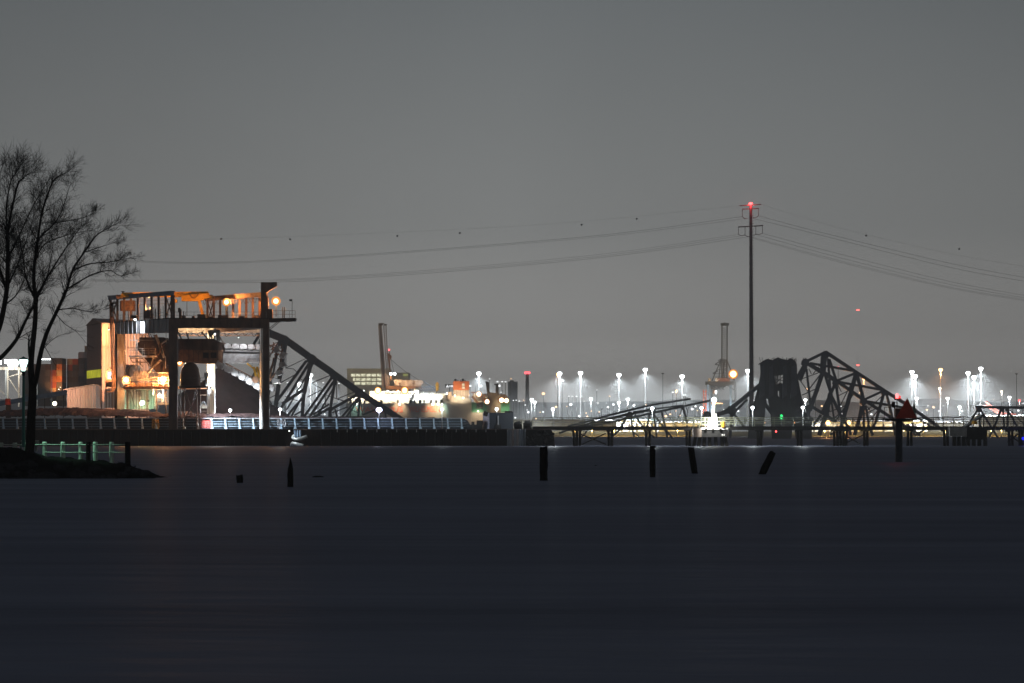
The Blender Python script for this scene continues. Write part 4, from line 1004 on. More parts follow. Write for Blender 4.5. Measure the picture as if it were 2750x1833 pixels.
members(t, 'post', [(1686, 1112, 1666, 1152, 6), (1693, 1115, 1703, 1176, 5), (1705, 1113, 1735, 1160, 5.5), (1745, 1108, 1737, 1152, 6), (1755, 1112, 1782, 1146, 5.5), (1756, 1115, 1764, 1176, 4.5), (1777, 1105, 1793, 1176, 5.5), (1834, 1092, 1846, 1138, 5.5), (1668, 1150, 1640, 1176, 5), (1735, 1158, 1760, 1176, 5), (1782, 1146, 1806, 1176, 5)], DBR)
members(t, 'brace', [(1785, 1103, 1814, 1142, 1.8), (1833, 1096, 1812, 1142, 2), (1842, 1092, 1846, 1102, 1.8), (1846, 1102, 1845, 1118, 1.8), (1845, 1118, 1840, 1130, 1.8), (1830, 1135, 1858, 1122, 2.4), (1858, 1122, 1892, 1116, 2.4), (1690, 1150, 1720, 1176, 3), (1590, 1140, 1560, 1176, 4), (1610, 1136, 1645, 1172, 4)], DBR)

t = thing('fallen_deck_span', 'short bent roadway piece climbing right to the wrecked portal', 'bridge span', P(1965, 1140, DBR), 'fallen truss spans of the collapsed bridge')
dk = [(1905, 1116), (1940, 1107), (1963, 1096), (2013, 1056), (2045, 1030)]
for (a, b), (c, d) in zip(dk, dk[1:]): MB().bar(P(a, b, DBR), P(c, d, DBR), 1.25, 12).build('deck', M_bridge, t)
m = MB()
for yy in (-7, -4):
    for (a, b), (c, d) in zip(dk[1:], dk[2:]): m.bar(P(a, b + yy, DBR - 6), P(c, d + yy, DBR - 6), .12)
for k in range(20):
    px = 1935 + k * 5
    for (a, b), (c, d) in zip(dk, dk[1:]):
        if a <= px <= c: y = b + (d - b) * (px - a) / (c - a); m.bar(P(px, y, DBR - 6), P(px, y - 7, DBR - 6), .1)
m.build('railing', M_bridge, t)
gussets(t, [(1964, 1101, 13), (1968, 1108, 9)], DBR)
members(t, 'diagonal', [(1973, 1106, 2007, 1072, 6.5), (1966, 1106, 1988, 1132, 6), (1963, 1104, 1966, 1136, 10), (1960, 1106, 1920, 1116, 6), (1926, 1119, 1962, 1131, 5.5), (1988, 1132, 2000, 1150, 6), (1964, 1130, 1960, 1176, 7)], DBR)
t = thing('bridge_wreckage', 'crumpled dark lump of bridge steel beside the lit beacon mast', 'wreckage', P(1900, 1130, DBR), None)
MB().plate([(1884, 1140), (1891, 1112), (1892, 1106), (1901, 1103), (1914, 1114), (1912, 1140)], DBR, 6).build('plate', M_bridge, t)
MB().plate([(1889, 1108), (1896, 1104), (1900, 1116), (1893, 1122)], DBR - 1.5, 1).build('plate', M_bridge, t)
t = thing('bridge_pier', 'dark jagged topped bulk standing upright on splayed legs', 'bridge pier', P(2090, 1170, DBR))
body = [(2043, 978), (2040, 975), (2048, 970), (2058, 964), (2062, 963), (2076, 967), (2082, 962), (2090, 959), (2098, 962), (2106, 965), (2116, 966), (2122, 961), (2128, 963), (2138, 971), (2140, 978), (2141, 1008), (2146, 1030), (2151, 1056), (2158, 1090), (2164, 1108), (2172, 1116), (2184, 1120), (2181, 1140), (2180, 1178),
        (2139, 1178), (2132, 1112), (2125, 1178), (2075, 1178), (2071, 1112), (2056, 1092), (2049, 1178), (2009, 1178), (2018, 1106), (2030, 1066), (2038, 1036), (2044, 1005)]
MB().plate(body, DBR, 3.5, [[(2080, 1009), (2106, 1006), (2104, 1030), (2096, 1027), (2083, 1034)], [(2087, 1047), (2094, 1050), (2094, 1068), (2090, 1062)], [(2058, 1068), (2064, 1072), (2068, 1094), (2059, 1082)]]).build('column_wall', material('pier wreck steel', (.055, .052, .056), (.032, .031, .035), .8, scale=.25, bump=1.), t)
m = MB()
for a, b in [((2081, 1030), (2104, 1010)), ((2088, 1006), (2086, 1034)), ((2096, 1006), (2097, 1030)), ((2082, 1018), (2106, 1022))]: m.pbar(a, b, 1.8, DBR + 1)
m.build('bent_bar', M_bridge, t)
for xs_ in ((2043, 2052), (2068, 2076), (2104, 2112), (2126, 2138)):
    MB().plate([(xs_[0], 985), (xs_[1], 980), (xs_[1] + 2, 1060), (xs_[0] - 3, 1070)], DBR - 1.6, 1.5).build('rib_plate', M_bridge, t)
m = MB()
for i in range(22):
    x = random.uniform(2046, 2136); y = random.uniform(962, 1000); m.pbar((x, y), (x + random.uniform(-4, 4), y + random.uniform(40, 110)), random.uniform(.8, 2.2), DBR - .8, .8)
m.build('hanging_debris', material('pier wreck rust', (.075, .062, .058), (.04, .035, .035), .8, scale=.5), t)
m = MB()
for i in range(20):
    x = random.uniform(2042, 2140); MB().pbar((x, 966 + random.uniform(0, 5)), (x + random.uniform(-5, 5), 958 + random.uniform(0, 5)), 1.2, DBR + random.uniform(0, 9)).build('broken_bar', M_bridge, t)
MB().pbar((2036, 979), (2050, 974), 1.8, DBR + 1).build('broken_bar', M_bridge, t); MB().pbar((2038, 976), (2056, 966), 1.2, DBR + 1).build('broken_bar', M_bridge, t)

t = thing('fallen_truss_span', 'peaked fallen truss right of the dark bulk, ending behind the day marker', 'bridge span', P(2250, 1150, DBR), 'fallen truss spans of the collapsed bridge')
def c8(*L): return [tuple([2000 + e[0] * .2296, 900 + e[1] * .2296, 2000 + e[2] * .2296, 900 + e[3] * .2296, e[4] * .2296 * 1.12] + list(e[5:])) for e in L]
members(t, 'top_chord', c8((710, 310, 945, 195, 30), (945, 195, 1300, 430, 36), (1300, 430, 1630, 645, 36), (1630, 645, 1880, 800, 34), (1880, 800, 2178, 1005, 32), (2178, 1005, 2330, 1120, 30)), DBR)
members(t, 'bottom_chord', c8((730, 330, 915, 425, 36), (915, 425, 1070, 530, 36), (1070, 530, 1390, 755, 36), (1390, 755, 1720, 965, 32), (1720, 965, 1960, 1110, 26), (770, 825, 950, 935, 32), (950, 935, 1070, 1010, 30)), DBR)
members(t, 'diagonal', c8((760, 325, 1290, 418, 26), (1070, 535, 1300, 440, 26), (1070, 540, 1620, 640, 26), (1390, 755, 1620, 650, 24), (1390, 765, 1860, 845, 24), (910, 440, 760, 880, 42), (990, 280, 1070, 530, 26), (1000, 690, 950, 930, 46), (940, 950, 870, 1170, 44), (1010, 700, 1140, 970, 30), (1290, 490, 1150, 980, 42), (1150, 980, 1100, 1170, 36), (1320, 490, 1390, 755, 34), (1370, 830, 1345, 960, 40), (1345, 960, 1280, 1170, 38), (1620, 700, 1530, 1020, 30), (1660, 690, 1730, 980, 26), (1060, 560, 900, 920, 32), (890, 930, 800, 1060, 26), (700, 340, 600, 520, 34), (715, 360, 645, 530, 36), (935, 450, 1015, 700, 28), (1140, 970, 1220, 1080, 30), (1220, 1080, 1240, 1170, 26), (1440, 1040, 1500, 1170, 26), (1530, 1020, 1500, 1090, 24), (1730, 980, 1760, 1170, 28), (1900, 1040, 2050, 1170, 22), (1960, 1020, 1980, 1170, 22), (2178, 1060, 1990, 1170, 20), (1860, 845, 2000, 960, 18), (2000, 960, 2200, 1080, 18), (1750, 960, 1900, 1080, 20)), DBR)
members(t, 'post', c8((930, 200, 912, 425, 60), (975, 270, 1002, 690, 24), (722, 390, 752, 660, 22), (752, 660, 765, 800, 22), (1070, 590, 1120, 930, 26), (1010, 740, 1050, 1020, 18), (1385, 800, 1395, 1100, 26), (1410, 820, 1450, 1040, 24), (715, 820, 770, 1010, 26), (760, 820, 740, 920, 40)), DBR)
members(t, 'brace', c8((640, 520, 880, 430, 9), (650, 530, 735, 650, 9), (668, 700, 845, 620, 10), (770, 750, 880, 590, 12), (745, 640, 890, 450, 12), (1110, 835, 1280, 500, 10), (1080, 715, 1225, 640, 9), (1070, 990, 1270, 690, 11), (1390, 920, 1560, 850, 9), (1430, 880, 1615, 700, 9), (750, 390, 780, 450, 8), (800, 450, 910, 310, 9), (980, 900, 1180, 820, 9), (1080, 560, 1130, 660, 9), (1460, 1010, 1560, 870, 9), (1430, 830, 1480, 900, 8), (780, 770, 870, 640, 9), (1010, 1000, 1160, 870, 10), (1130, 880, 1200, 990, 9), (880, 1000, 1000, 870, 9), (1000, 1160, 1090, 1100, 12), (1000, 1165, 1200, 1060, 12)), DBR)
gussets(t, [(2000 + x * .2296, 900 + y * .2296, r) for x, y, r in [(950, 225, 11), (710, 318, 11), (915, 425, 8), (1070, 550, 10), (1310, 465, 9), (1390, 775, 10), (1635, 670, 8.5), (1000, 690, 6), (960, 930, 7), (765, 830, 6)]], DBR)
members(t, 'top_chord', c8((960, 215, 1310, 440, 16, 14), (1310, 440, 1640, 660, 16, 14), (740, 350, 1080, 560, 14, 14), (1640, 660, 1890, 810, 14, 14)), DBR)
m = MB()
for i in range(8): MB().pbar((2158 + i * 1.2, 970), (2158 + i * 1.2 + random.uniform(-3, 3), 960 + random.uniform(-1, 3)), .7, DBR).build('broken_bar', M_bridge, t)
t = thing('fallen_truss_span', 'flat topped truss fragment at the far right edge of the bay', 'bridge span', P(2690, 1150, DBR), 'fallen truss spans of the collapsed bridge')
members(t, 'top_chord', [(2620, 1092, 2860, 1095, 6), (2625, 1094, 2860, 1097, 4, 14)], DBR)
members(t, 'diagonal', [(2627, 1098, 2608, 1128, 5), (2608, 1128, 2600, 1140, 5), (2632, 1098, 2662, 1146, 5), (2688, 1100, 2672, 1142, 5.5), (2672, 1142, 2655, 1176, 5), (2705, 1100, 2735, 1150, 5), (2735, 1150, 2750, 1176, 5), (2662, 1146, 2680, 1176, 5), (2712, 1100, 2760, 1150, 2.2), (2752, 1100, 2780, 1150, 5), (2720, 1176, 2760, 1130, 2)], DBR)
members(t, 'post', [(2629, 1097, 2631, 1160, 4), (2693, 1098, 2697, 1146, 4.5), (2707, 1099, 2705, 1160, 5), (2720, 1096, 2720, 1130, 1.2)], DBR)
gussets(t, [(2629, 1098, 6), (2692, 1099, 6), (2706, 1100, 5)], DBR)

# ================================================================== TRESTLE WALKWAY, DOLPHINS
D = 569
t = thing('walkway_trestle', 'long timber trestle walkway with a steel railing crossing the bay', 'trestle', P(2000, 1195, D))
TR = t
MB().box(X(1430, D), X(2830, D), D, D + 2.4, Z(1147.5, D), Z(1144.5, D)).build('deck', M_wood, t)
m = MB()
for dy in (.1, 2.0): m.box(X(1430, D), X(2830, D), D + dy, D + dy + .3, Z(1154.5, D), Z(1147.6, D))
m.build('girder', M_dark, t)
M_railg = material('pale green painted rail', (.36, .38, .27), (.22, .23, .17), .45, scale=2)
for a_, b_, mt in ((1430, 2000, M_railg), (2000, 2290, M_railg), (2290, 2830, M_dark)):
    MB().rail([P(a_, 1144.5, D + .06), P(b_, 1144.5, D + .06)], (1144.5 - 1121) * D / F, 2.05, .12, (.3, .55, .8)).build('railing', mt, t)
MB().rail([P(1430, 1144.5, D + 2.34), P(2830, 1144.5, D + 2.34)], (1144.5 - 1122) * D / F, 2.05, .06, (.5,)).build('railing', M_dark, t)
bents = [(1549, 3), (1639, 2), (1740, 2), (1848, 2), (2040, 2), (2147, 2), (2257, 5), (2325, 2), (2443, 2), (2540, 2), (2714, 2), (2742, 2)]
for px, n in bents:
    f = MB().box(X(px - 4.5 * n, D), X(px + 4.5 * n, D), D - .1, D + 2.5, Z(1158, D), Z(1154.6, D)).build('pile_cap', M_wood, t)
    for k in range(n):
        q = px + (k - (n - 1) / 2) * 8.5; lean = random.uniform(-1.5, 1.5) + (k - (n - 1) / 2) * -.8
        dd = D + (.3 if k % 2 == 0 else 1.7)
        MB().tube([P(q + lean, 1204, dd), P(q, 1157, dd)], [.30, .27], 9).build('pile', M_wood, t)
for a, b in [((1561, 1166), (1628, 1193)), ((1563, 1193), (1627, 1163)), ((2270, 1190), (2325, 1164)), ((2274, 1172), (2310, 1191)), ((2246, 1160), (2262, 1192)), ((2706, 1165), (2735, 1185)), ((2735, 1165), (2706, 1187))]: MB().pbar(a, b, 3, D + .1, .2).build('brace', M_wood, t)
for px, py in [(1612, 1144)]: pass
M_rail_pole = material('grey lamp pole', (.10, .10, .10), (.07, .07, .07), .6)
def walk_lamp(px, py, base, D, label, g=G_white, pw=7000, r=.36, col=C_white):
    t = thing('lamp_post', label, 'lamp', P(px, base, D), 'lamp posts along the walkways')
    MB().tube([P(px, base, D), P(px, py + 3, D)], [.09, .05], 8).build('pole', M_rail_pole, t)
    MB().lathe(P(px, py, D), [(.16, -.2), (r * 1.05, -.02), (r * .9, .0)], 12).build('hood', M_galv, t)
    MB().sphere(P(px, py, D) + Vector((0, 0, .08)), r, 12, 8, 1, 1, .8).build('lamp_glass', g, t, True)
    lamp(P(px, py, D) + Vector((0, -.55, -.1)), pw, col, t, size=.3)
walk_lamp(618, 1102, 1122, 596, 'small white lamp post on the far side of the barge, below the buckets')
walk_lamp(752, 1100, 1122, 596, 'small white lamp post just right of the white lit gantry leg')
walk_lamp(1018, 1101, 1122, 576.3, 'brilliant blue white lamp post below the end of the fallen chord', G_blue, 1500, .62, (.75, .78, 1))
walk_lamp(1187, 1100, 1151, D + 1, 'slim white lamp post before the grey ship hull', G_white, 1500)
walk_lamp(1334, 1099, 1151, D + 18, 'white lamp seen just over the deckhouse roof', G_white, 1500)
walk_lamp(1485, 1099, 1145, D + 1.5, 'white lamp post at the start of the trestle by the quay end')
walk_lamp(1752, 1097, 1145, D + 1.5, 'white lamp post standing before the sloping roadway span')
walk_lamp(1884, 1096, 1145, D + 1.5, 'white lamp post left of the crumpled lump of steel')
walk_lamp(2021, 1095, 1145, D + 1.5, 'white lamp post in front of the left splayed leg')
walk_lamp(2156, 1095, 1145, D + 1.5, 'white lamp post at the right foot of the dark bulk')
t = thing('beacon_dolphin', 'floodlit mooring dolphin carrying a mast, beside the trestle walkway', 'dolphin', P(1910, 1195, 566))
DD = 564.5
MB().box(X(1862, DD), X(1884, DD), DD, DD + 5, Z(1173, DD), Z(1150, DD)).build('fender_panel', M_cream, t)
MB().box(X(1884.2, DD), X(1955, DD), DD + .4, DD + 5, Z(1173, DD), Z(1153, DD)).build('cap', M_dark, t)
MB().box(X(1884, DD), X(1956, DD), DD + .2, DD + 5, Z(1152.9, DD), Z(1148, DD)).build('deck', M_white, t)
for px, l in [(1868, -6), (1880, -5), (1892, -2), (1906, 0), (1922, 1), (1938, 3), (1947, 7)]: MB().tube([P(px + l, 1203, DD + 1.5), P(px, 1172, DD + 1.5)], .36, 9).build('pile', M_wood, t)
for px in (1897, 1915, 1934): MB().box(X(px - 2.5, DD), X(px + 2.5, DD), DD - .05, DD + .18, Z(1155, DD), Z(1149, DD)).build('fender_block', M_wood, t)
MB().rail([P(1862, 1149, DD + .4), P(1958, 1149, DD + .4)], 2.1, 1.2, .09, (.33, .66)).build('railing', M_railg, t)
m = MB(); m.tube([P(1914, 1148, DD + 2), P(1915, 1112, DD + 2), P(1917, 1082, DD + 2)], [.36, .33, .26], 12); m.build('mast', M_railg, t)
m = MB(); m.tube([P(1911, 1082, DD + 2), P(1941, 1083, DD + 2)], .14, 8); m.bar(P(1916, 1092, DD + 2), P(1922, 1083, DD + 2), .14); m.build('jib_arm', M_rust, t)
MB().lathe(P(1921, 1148, DD + 1.5), [(.55, 0), (.5, 1.2), (.34, 1.3), (.26, 2.7), (.1, 2.8)], 12).build('bollard', M_white, t)
MB().lathe(P(1905, 1148, DD + 1.5), [(.55, 0), (.5, .9), (.3, 1.), (.3, 1.9)], 12).build('bollard', M_white, t)
m = MB(); m.lathe(P(1942, 1147, DD + .2), [(.42, 0), (.44, .5), (.40, 1.0), (.30, 1.22)], 10); m.build('buoy_locker', M_yellow, t)
text_mesh('04', 'number', M_white, t, 1938, 1165, 1170, DD + .35, 9)
MB().sphere(P(1918, 1073, DD + 1.8), .52, 12, 8).build('lamp_glass', G_white, t, True)
lamp(P(1918, 1080, DD - .2), 2600, (1, 1, .86), t, size=.3)
lamp(P(1913, 1118, DD - 2.2), 6500, (1, 1, .92), t, 'SPOT', P(1913, 1150, DD + 2), 100, .3)
t = thing('mooring_dolphin', 'pale square dolphin block with a gangway leaning over it', 'dolphin', P(2600, 1192, 566))
MB().box(X(2551, 566), X(2597, 566), 566, 571, Z(1172, 566), Z(1147, 566)).build('cap', M_conc, t)
MB().box(X(2597.1, 566), X(2652, 566), 566.4, 571, Z(1180, 566), Z(1148, 566)).build('fender', M_wood, t)
for px in (2563, 2575, 2588, 2600, 2615, 2630, 2646): MB().tube([P(px, 1203, 567), P(px, 1172, 567)], .42, 9).build('pile', M_wood, t)
t = thing('gangway', 'bright edged gangway ramp slanting up from the pale dolphin', 'gangway', P(2600, 1145, 567))
m = MB()
for dy in (0, 1.4): m.bar(P(2586, 1147, 567.5 + dy), P(2634, 1115, 567.5 + dy), .42, .2)
m.build('side_beam', M_galv, t)
m = MB(); m.plate([(2588, 1147), (2634, 1117), (2640, 1112), (2646, 1114), (2630, 1124), (2596, 1150)], 568, 1); m.build('ramp', M_dark, t)
for px in (2634, 2641): MB().pbar((px, 1113), (px, 1150), 2.2, 568.6).build('post', M_dark, t)
MB().lathe(P(2617, 1139, 567.4), [(.62, 0), (.66, .3), (.4, .7), (.1, .75)], 10).build('float', M_yellow, t)
m = MB(); 
for a, b in [((2586, 1116), (2420, 1122)), ((2600, 1117), (2440, 1128)), ((2608, 1118), (2634, 1113))]: m.tube([P(a[0], a[1], 568.5), P((a[0] + b[0]) / 2, (a[1] + b[1]) / 2 + 1.5, 569), P(b[0], b[1], 569)], .05, 4)
m.build('cable', M_line, t)
t = thing('navigation_light', 'deep blue light at the very edge of the trestle', 'lamp', P(2746, 1185, 566.5))
MB().sphere(P(2748, 1177, 566.2), .35, 10, 6).build('lamp_glass', G_deepblue, t, True)
MB().bar(P(2748, 1190, 566.6), P(2748, 1172, 566.6), .2).build('post', M_dark, t)
lamp(P(2747, 1177, 565.5), 160, (.08, .1, 1), t, size=.3)
t = thing('navigation_light', 'pair of green signal lights before the dark bulk', 'lamp', P(2098, 1145, D))
MB().tube([P(2098, 1146, D + 1), P(2098, 1113, D + 1)], .1, 6).build('post', M_dark, t)
for py, r in ((1115.5, .26), (1123.5, .2)):
    MB().sphere(P(2098.5, py, D + .8), r, 10, 6).build('lamp_glass', G_green, t, True)
MB().lathe(P(2098.5, 1119.5, D + .9), [(.36, -.15), (.36, .1)], 10).build('bracket', M_green, t)
lamp(P(2098, 1119, D + .1), 160, (.03, 1, .25), t, size=.2)
t = thing('navigation_light', 'tiny red light under the trestle deck', 'lamp', P(2084, 1158, D - .3))
MB().sphere(P(2084, 1158, D - .3), .16, 8, 6).build('lamp_glass', G_red, t, True)
MB().bar(P(2084, 1157, D - .3), P(2084, 1150, D - .1), .08).build('bracket', M_dark, t)
for px, lab, c_, g_ in [(2054, 'small amber light on the trestle railing left of the green signals', C_orange, G_orange), (2134, 'small amber light on the trestle railing right of the green signals', C_orange, G_orange)]:
    t = thing('rail_light', lab, 'lamp', P(px, 1136, D + 1))
    m = MB().pbox(px - 1.3, 1131, px + 1.3, 1138, D + 1.2, .2); m.build('lamp_glass', glow('dim amber', (1., .45, .2), .9), t)
    MB().bar(P(px, 1144, D + 1.3), P(px, 1130, D + 1.3), .15).build('post', M_dark, t)
for px, lab in [(2224, 'glaring orange floodlight low behind the peaked truss, left one'), (2279, 'glaring orange floodlight low behind the peaked truss, right one')]:
    t = thing('floodlight_stand', lab, 'lamp', P(px, 1170, 1260))
    MB().bar(P(px, 1176, 1262), P(px, 1136, 1262), .5).build('post', M_dark, t)
    MB().sphere(P(px, 1135, 1261), 1.0, 10, 8).build('lamp_glass', G_orange, t, True)
    lamp(P(px, 1134, 1256), 22000, C_orange, t, size=.6)

# ================================================================== POWER LINE
DP = 1480
t = thing('power_pylon', 'tall slender power line mast with three crossarms and a red beacon', 'pylon', P(2018, 1172, DP))
POLE = MB(); pts = [P(2018.5 - 2.2 * q, 1176 - 627 * q, DP) for q in [i / 60 for i in range(61)]]
MB().tube(pts, [(6.4 - 2.7 * i / 60 + (.35 if i % 2 else 0)) * DP / F for i in range(61)], 10).build('pole', material('pylon steel', (.06, .06, .07), (.03, .03, .035), .6, scale=.6), t)
m = MB(); pts = [P(2022.5 - 3 * q + 1.2, 1170 - 600 * q, DP - 1) for q in [i / 80 for i in range(81)]]
for i in range(0, 80): m.bar(pts[i], pts[i] + Vector((.7, 0, 0)), .25)
m.build('climbing_steps', M_grey, t)
for l, r, w_ in [((1986, 551.7), (2044, 548.3), 2.2), ((1993, 561), (2038, 559), 2.2), ((1982, 609), (2049, 605), 2.8)]:
    m = MB(); c = (2016, (l[1] + r[1]) / 2 + .3); m.pbar(l, c, w_, DP, .6); m.pbar(c, r, w_, DP, .6)
    m.build('crossarm', M_dark, t)
hang = [(1993.5, 561, 581), (2037, 559.5, 579), (1983, 609, 629), (2001, 609, 630), (2029.7, 607, 628), (2047.7, 605, 626)]
for px, ya, yb in hang:
    m = MB(); n = 12
    for k in range(n): m.lathe(P(px, ya + (yb - ya) * (k + .5) / n, DP), [(.08, -.12), (.24, -.05), (.1, .12)], 6)
    m.tube([P(px, ya, DP), P(px, yb, DP)], .09, 5)
    m.build('insulator', M_dark, t)
m = MB()
for a, b, s_ in [((1993.5, 581), (2007, 586), 1), ((2037, 579), (2022, 583), 1), ((1983, 629), (2001, 630), 3), ((2001, 630), (2013, 634), 1), ((2029.7, 628), (2018, 632), 1), ((2029.7, 628), (2047.7, 626), 1)]:
    m.tube([P(a[0], a[1], DP), P((a[0] + b[0]) / 2, max(a[1], b[1]) + s_, DP), P(b[0], b[1], DP)], .16, 5)
m.build('jumper_cable', M_line, t)
MB().sphere(P(2016, 546, DP), .85, 10, 8, 1.2, 1, .8).build('beacon', G_red, t, True)
lamp(P(2016, 546, DP - 2), 14000, C_red, t, size=.8)
wires = [((1986, 552), (1400, 606), (560, 642), (200, 640), 'topmost faint earth wire running left from the pylon head', .045),
         ((1993.5, 581), (1540, 638), (700, 700), (330, 699), 'upper conductor pair running left from the mast to the tree', .10),
         ((2012, 585), (1540, 642), (700, 703), (330, 702), 'second upper conductor running left just beneath its twin', .08),
         ((1983, 629), (1540, 690), (800, 748), (240, 750), 'lower conductor running left above the gantry top, upper strand', .08),
         ((2001, 631), (1540, 695), (800, 751), (240, 752), 'lower conductor running left above the gantry top, middle strand', .08),
         ((2013, 635), (1540, 699), (800, 755), (240, 754), 'lower conductor running left above the gantry top, bottom strand', .10),
         ((2044, 548), (2250, 610), (2560, 682), (2800, 722), 'topmost faint earth wire running right from the pylon head', .045),
         ((2037, 579), (2200, 622), (2550, 706), (2800, 753), 'upper conductor running right from the mast, upper of the two', .10),
         ((2022, 586), (2200, 630), (2550, 717), (2800, 763), 'upper conductor running right from the mast, lower of the two', .10),
         ((2047.7, 626), (2250, 680), (2550, 755), (2800, 801), 'lower conductor running right from the mast, highest of four strands', .09),
         ((2029.7, 629), (2250, 690), (2550, 763), (2800, 807), 'lower conductor running right from the mast, second of four strands', .09),
         ((2020, 636), (2250, 698), (2550, 770), (2800, 811), 'lower conductor running right from the mast, third of four strands', .08),
         ((2018, 638), (2250, 702), (2550, 773), (2800, 814), 'lower conductor running right from the mast, lowest of four strands', .08)]
for a, b, c, d, lab, r in wires:
    m = MB(); m.tube(catmull([P(*a, DP), P(*b, DP), P(*c, DP), P(*d, DP)], 14), r * .6, 4); tag(m.build('power_line', M_line), lab, 'cable', 'power lines from the pylon')
for px, py, lab in [(594, 641, 'faint brownish marker ball farthest left on the top wire'), (779, 642, 'dark marker ball on the top wire above the gantry hood'), (1067, 633, 'marker ball on the top wire left of the harbour crane boom tip'), (1235, 625, 'marker ball on the top wire midway along the left span'), (1562, 603, 'dark marker ball second from the pylon on the left'), (1710, 587, 'dark marker ball nearest the pylon on the left'), (2326, 632, 'dark marker ball nearest the pylon on the right'), (2576, 668, 'dark marker ball farthest right in the sky')]:
    tag(MB().sphere(P(px, py, DP), .50, 10, 8).build('marker_ball', M_rust if px == 594 else M_dark, None, True), lab, 'marker ball', 'aerial marker balls on the top wire')

# ================================================================== SHIP
DS = 1770
t = thing('cargo_ship', 'big grey and green car carrier under glaring deck lights', 'ship', P(1150, 1170, DS))
MB().plate([(928, 1083), (1266, 1082), (1266, 1172), (950, 1172)], DS, 24).build('hull', M_shipgrey, t)
MB().plate([(1266.2, 1080), (1368, 1077), (1368, 1106.9), (1266.2, 1106.9)], DS - .1, 24).build('stern', M_shipgreen, t)
MB().plate([(1266.2, 1107), (1368, 1107), (1364, 1172), (1266.2, 1172)], DS - .1, 24).build('hull', M_boot, t)
MB().plate([(1280, 1079), (1297, 1079), (1297, 1097), (1280, 1097)], DS - .3, .18).build('mooring_port', M_dark, t)
m = MB(); m.pbar((1283, 1090), (1283, 1097), .7, DS - .4); m.pbar((1289, 1087), (1289, 1097), .7, DS - .4); m.pbar((1281, 1094), (1297, 1094), .5, DS - .4); m.build('railing', M_white, t)
# lettering along the hull
text_mesh('WALLENIUS', 'lettering', M_hullred, t, 955, 1092, 1107, DS - .15, 127, .1)
text_mesh('WILHELMSEN', 'lettering', M_hullred, t, 1098, 1090, 1106, DS - .15, 83, .1)
text_mesh('CARMEN', 'lettering', M_white, t, 1275, 1108.5, 1113.5, DS - .25, 25, .1)
text_mesh('STOCKHOLM', 'lettering', M_white, t, 1276.5, 1115, 1117, DS - .25, 22, .1)
# white house and deck gear
MB().plate([(936, 1066), (992, 1066), (992, 1082.8), (936, 1082.8)], DS + 9, 13).build('deckhouse', M_white, t)
MB().plate([(993, 1050), (1112, 1050), (1112, 1054), (1108, 1060), (1100, 1060), (1100, 1082.8), (993, 1082.8)], DS + 9, 13).build('bridge_house', M_white, t)
m = MB()
for i in range(13): m.pbox(1034 + i * 5.6, 1053.5, 1038 + i * 5.6, 1057.5, DS + 8.8, .3)
m.build('window', M_dark, t)
MB().plate([(1112, 1058), (1204, 1057), (1204, 1066), (1188, 1068), (1188, 1082.5), (1112, 1082.8)], DS + 9, 13).build('deckhouse', M_white, t)
MB().plate([(1189, 1062), (1232, 1062), (1266, 1072), (1266, 1082), (1189, 1082)], DS + 1, 18).build('aft_house', M_shipgrey, t)
m = MB()
for k, px in enumerate([938, 977, 1021, 1067, 1099, 1112, 1125, 1137, 1154, 1169, 1182]): m.pbox(px, 1073, px + (4 if k % 2 else 6.5), 1083, DS + .2, 1)
m.build('ventilator', M_dark, t)
MB().rail([P(993, 1050, DS + 1), P(1112, 1050, DS + 1)], 1.2, 2.2, .16).build('railing', M_white, t)
m = MB(); m.sphere(P(1118, 1047, DS + 4), 1.7, 12, 8); m.build('radar_dome', M_white, t, True)
m = MB(); m.pbar((1118, 1052), (1118, 1060), 4, DS + 4); m.build('dome_stand', M_white, t)
f = MB().plate([(1217, 1047), (1259, 1047), (1259, 1069), (1217, 1069)], DS + 2, 8).build('funnel', M_cream, t)
MB().plate([(1216.8, 1023), (1260, 1023), (1260, 1046.9), (1216.8, 1046.9)], DS + 1.9, 8.2).build('funnel_top', M_funnel, t)
m = MB()
for py in (1029, 1037.5): m.pbox(1241, py, 1248, py + 6.5, DS + 1.6, .2)
m.build('funnel_emblem', M_white, t)
m = MB()
for px in (1223, 1230, 1237, 1243, 1249): m.tube([P(px, 1023, DS + 4), P(px, 1019 + random.uniform(0, 2), DS + 4)], .5 if px in (1223, 1243) else .3, 8)
m.sphere(P(1223, 1020, DS + 4), .8, 8, 6); m.sphere(P(1243, 1019.5, DS + 4), .8, 8, 6); m.build('exhaust_pipe', M_dark, t)
MB().pbox(1202, 1052, 1213, 1073, DS - .5, 3).build('deck_cabin', M_cream, t)
MB().pbox(1218, 1060, 1226, 1070, DS + 1.5, .3).build('window', M_dark, t)
MB().plate([(1272, 1057), (1330, 1057), (1330, 1083), (1272, 1083)], DS + 3, 10).build('stern_house', M_white, t)
MB().plate([(1342, 1058), (1357, 1058), (1363, 1064), (1366, 1078), (1342, 1078)], DS + 1, 14).build('stern_house', M_cream, t)
m = MB(); m.plate([(1265, 1066), (1271, 1060), (1276, 1068), (1287, 1082), (1286, 1085), (1280, 1082), (1272, 1072)], DS - 2, 2); m.plate([(1294, 1077), (1300, 1060), (1302, 1060), (1306, 1078)], DS - 2, 2); m.plate([(1264, 1052), (1278, 1052), (1276, 1055), (1266, 1055)], DS - 1, 1); m.pbar((1271, 1054), (1271, 1064), 1.5, DS - 1); m.build('davit', M_rust, t)
m = MB(); m.plate([(1317, 1053), (1341, 1056), (1344, 1066), (1345, 1108), (1316, 1108)], DS - 3, 3)
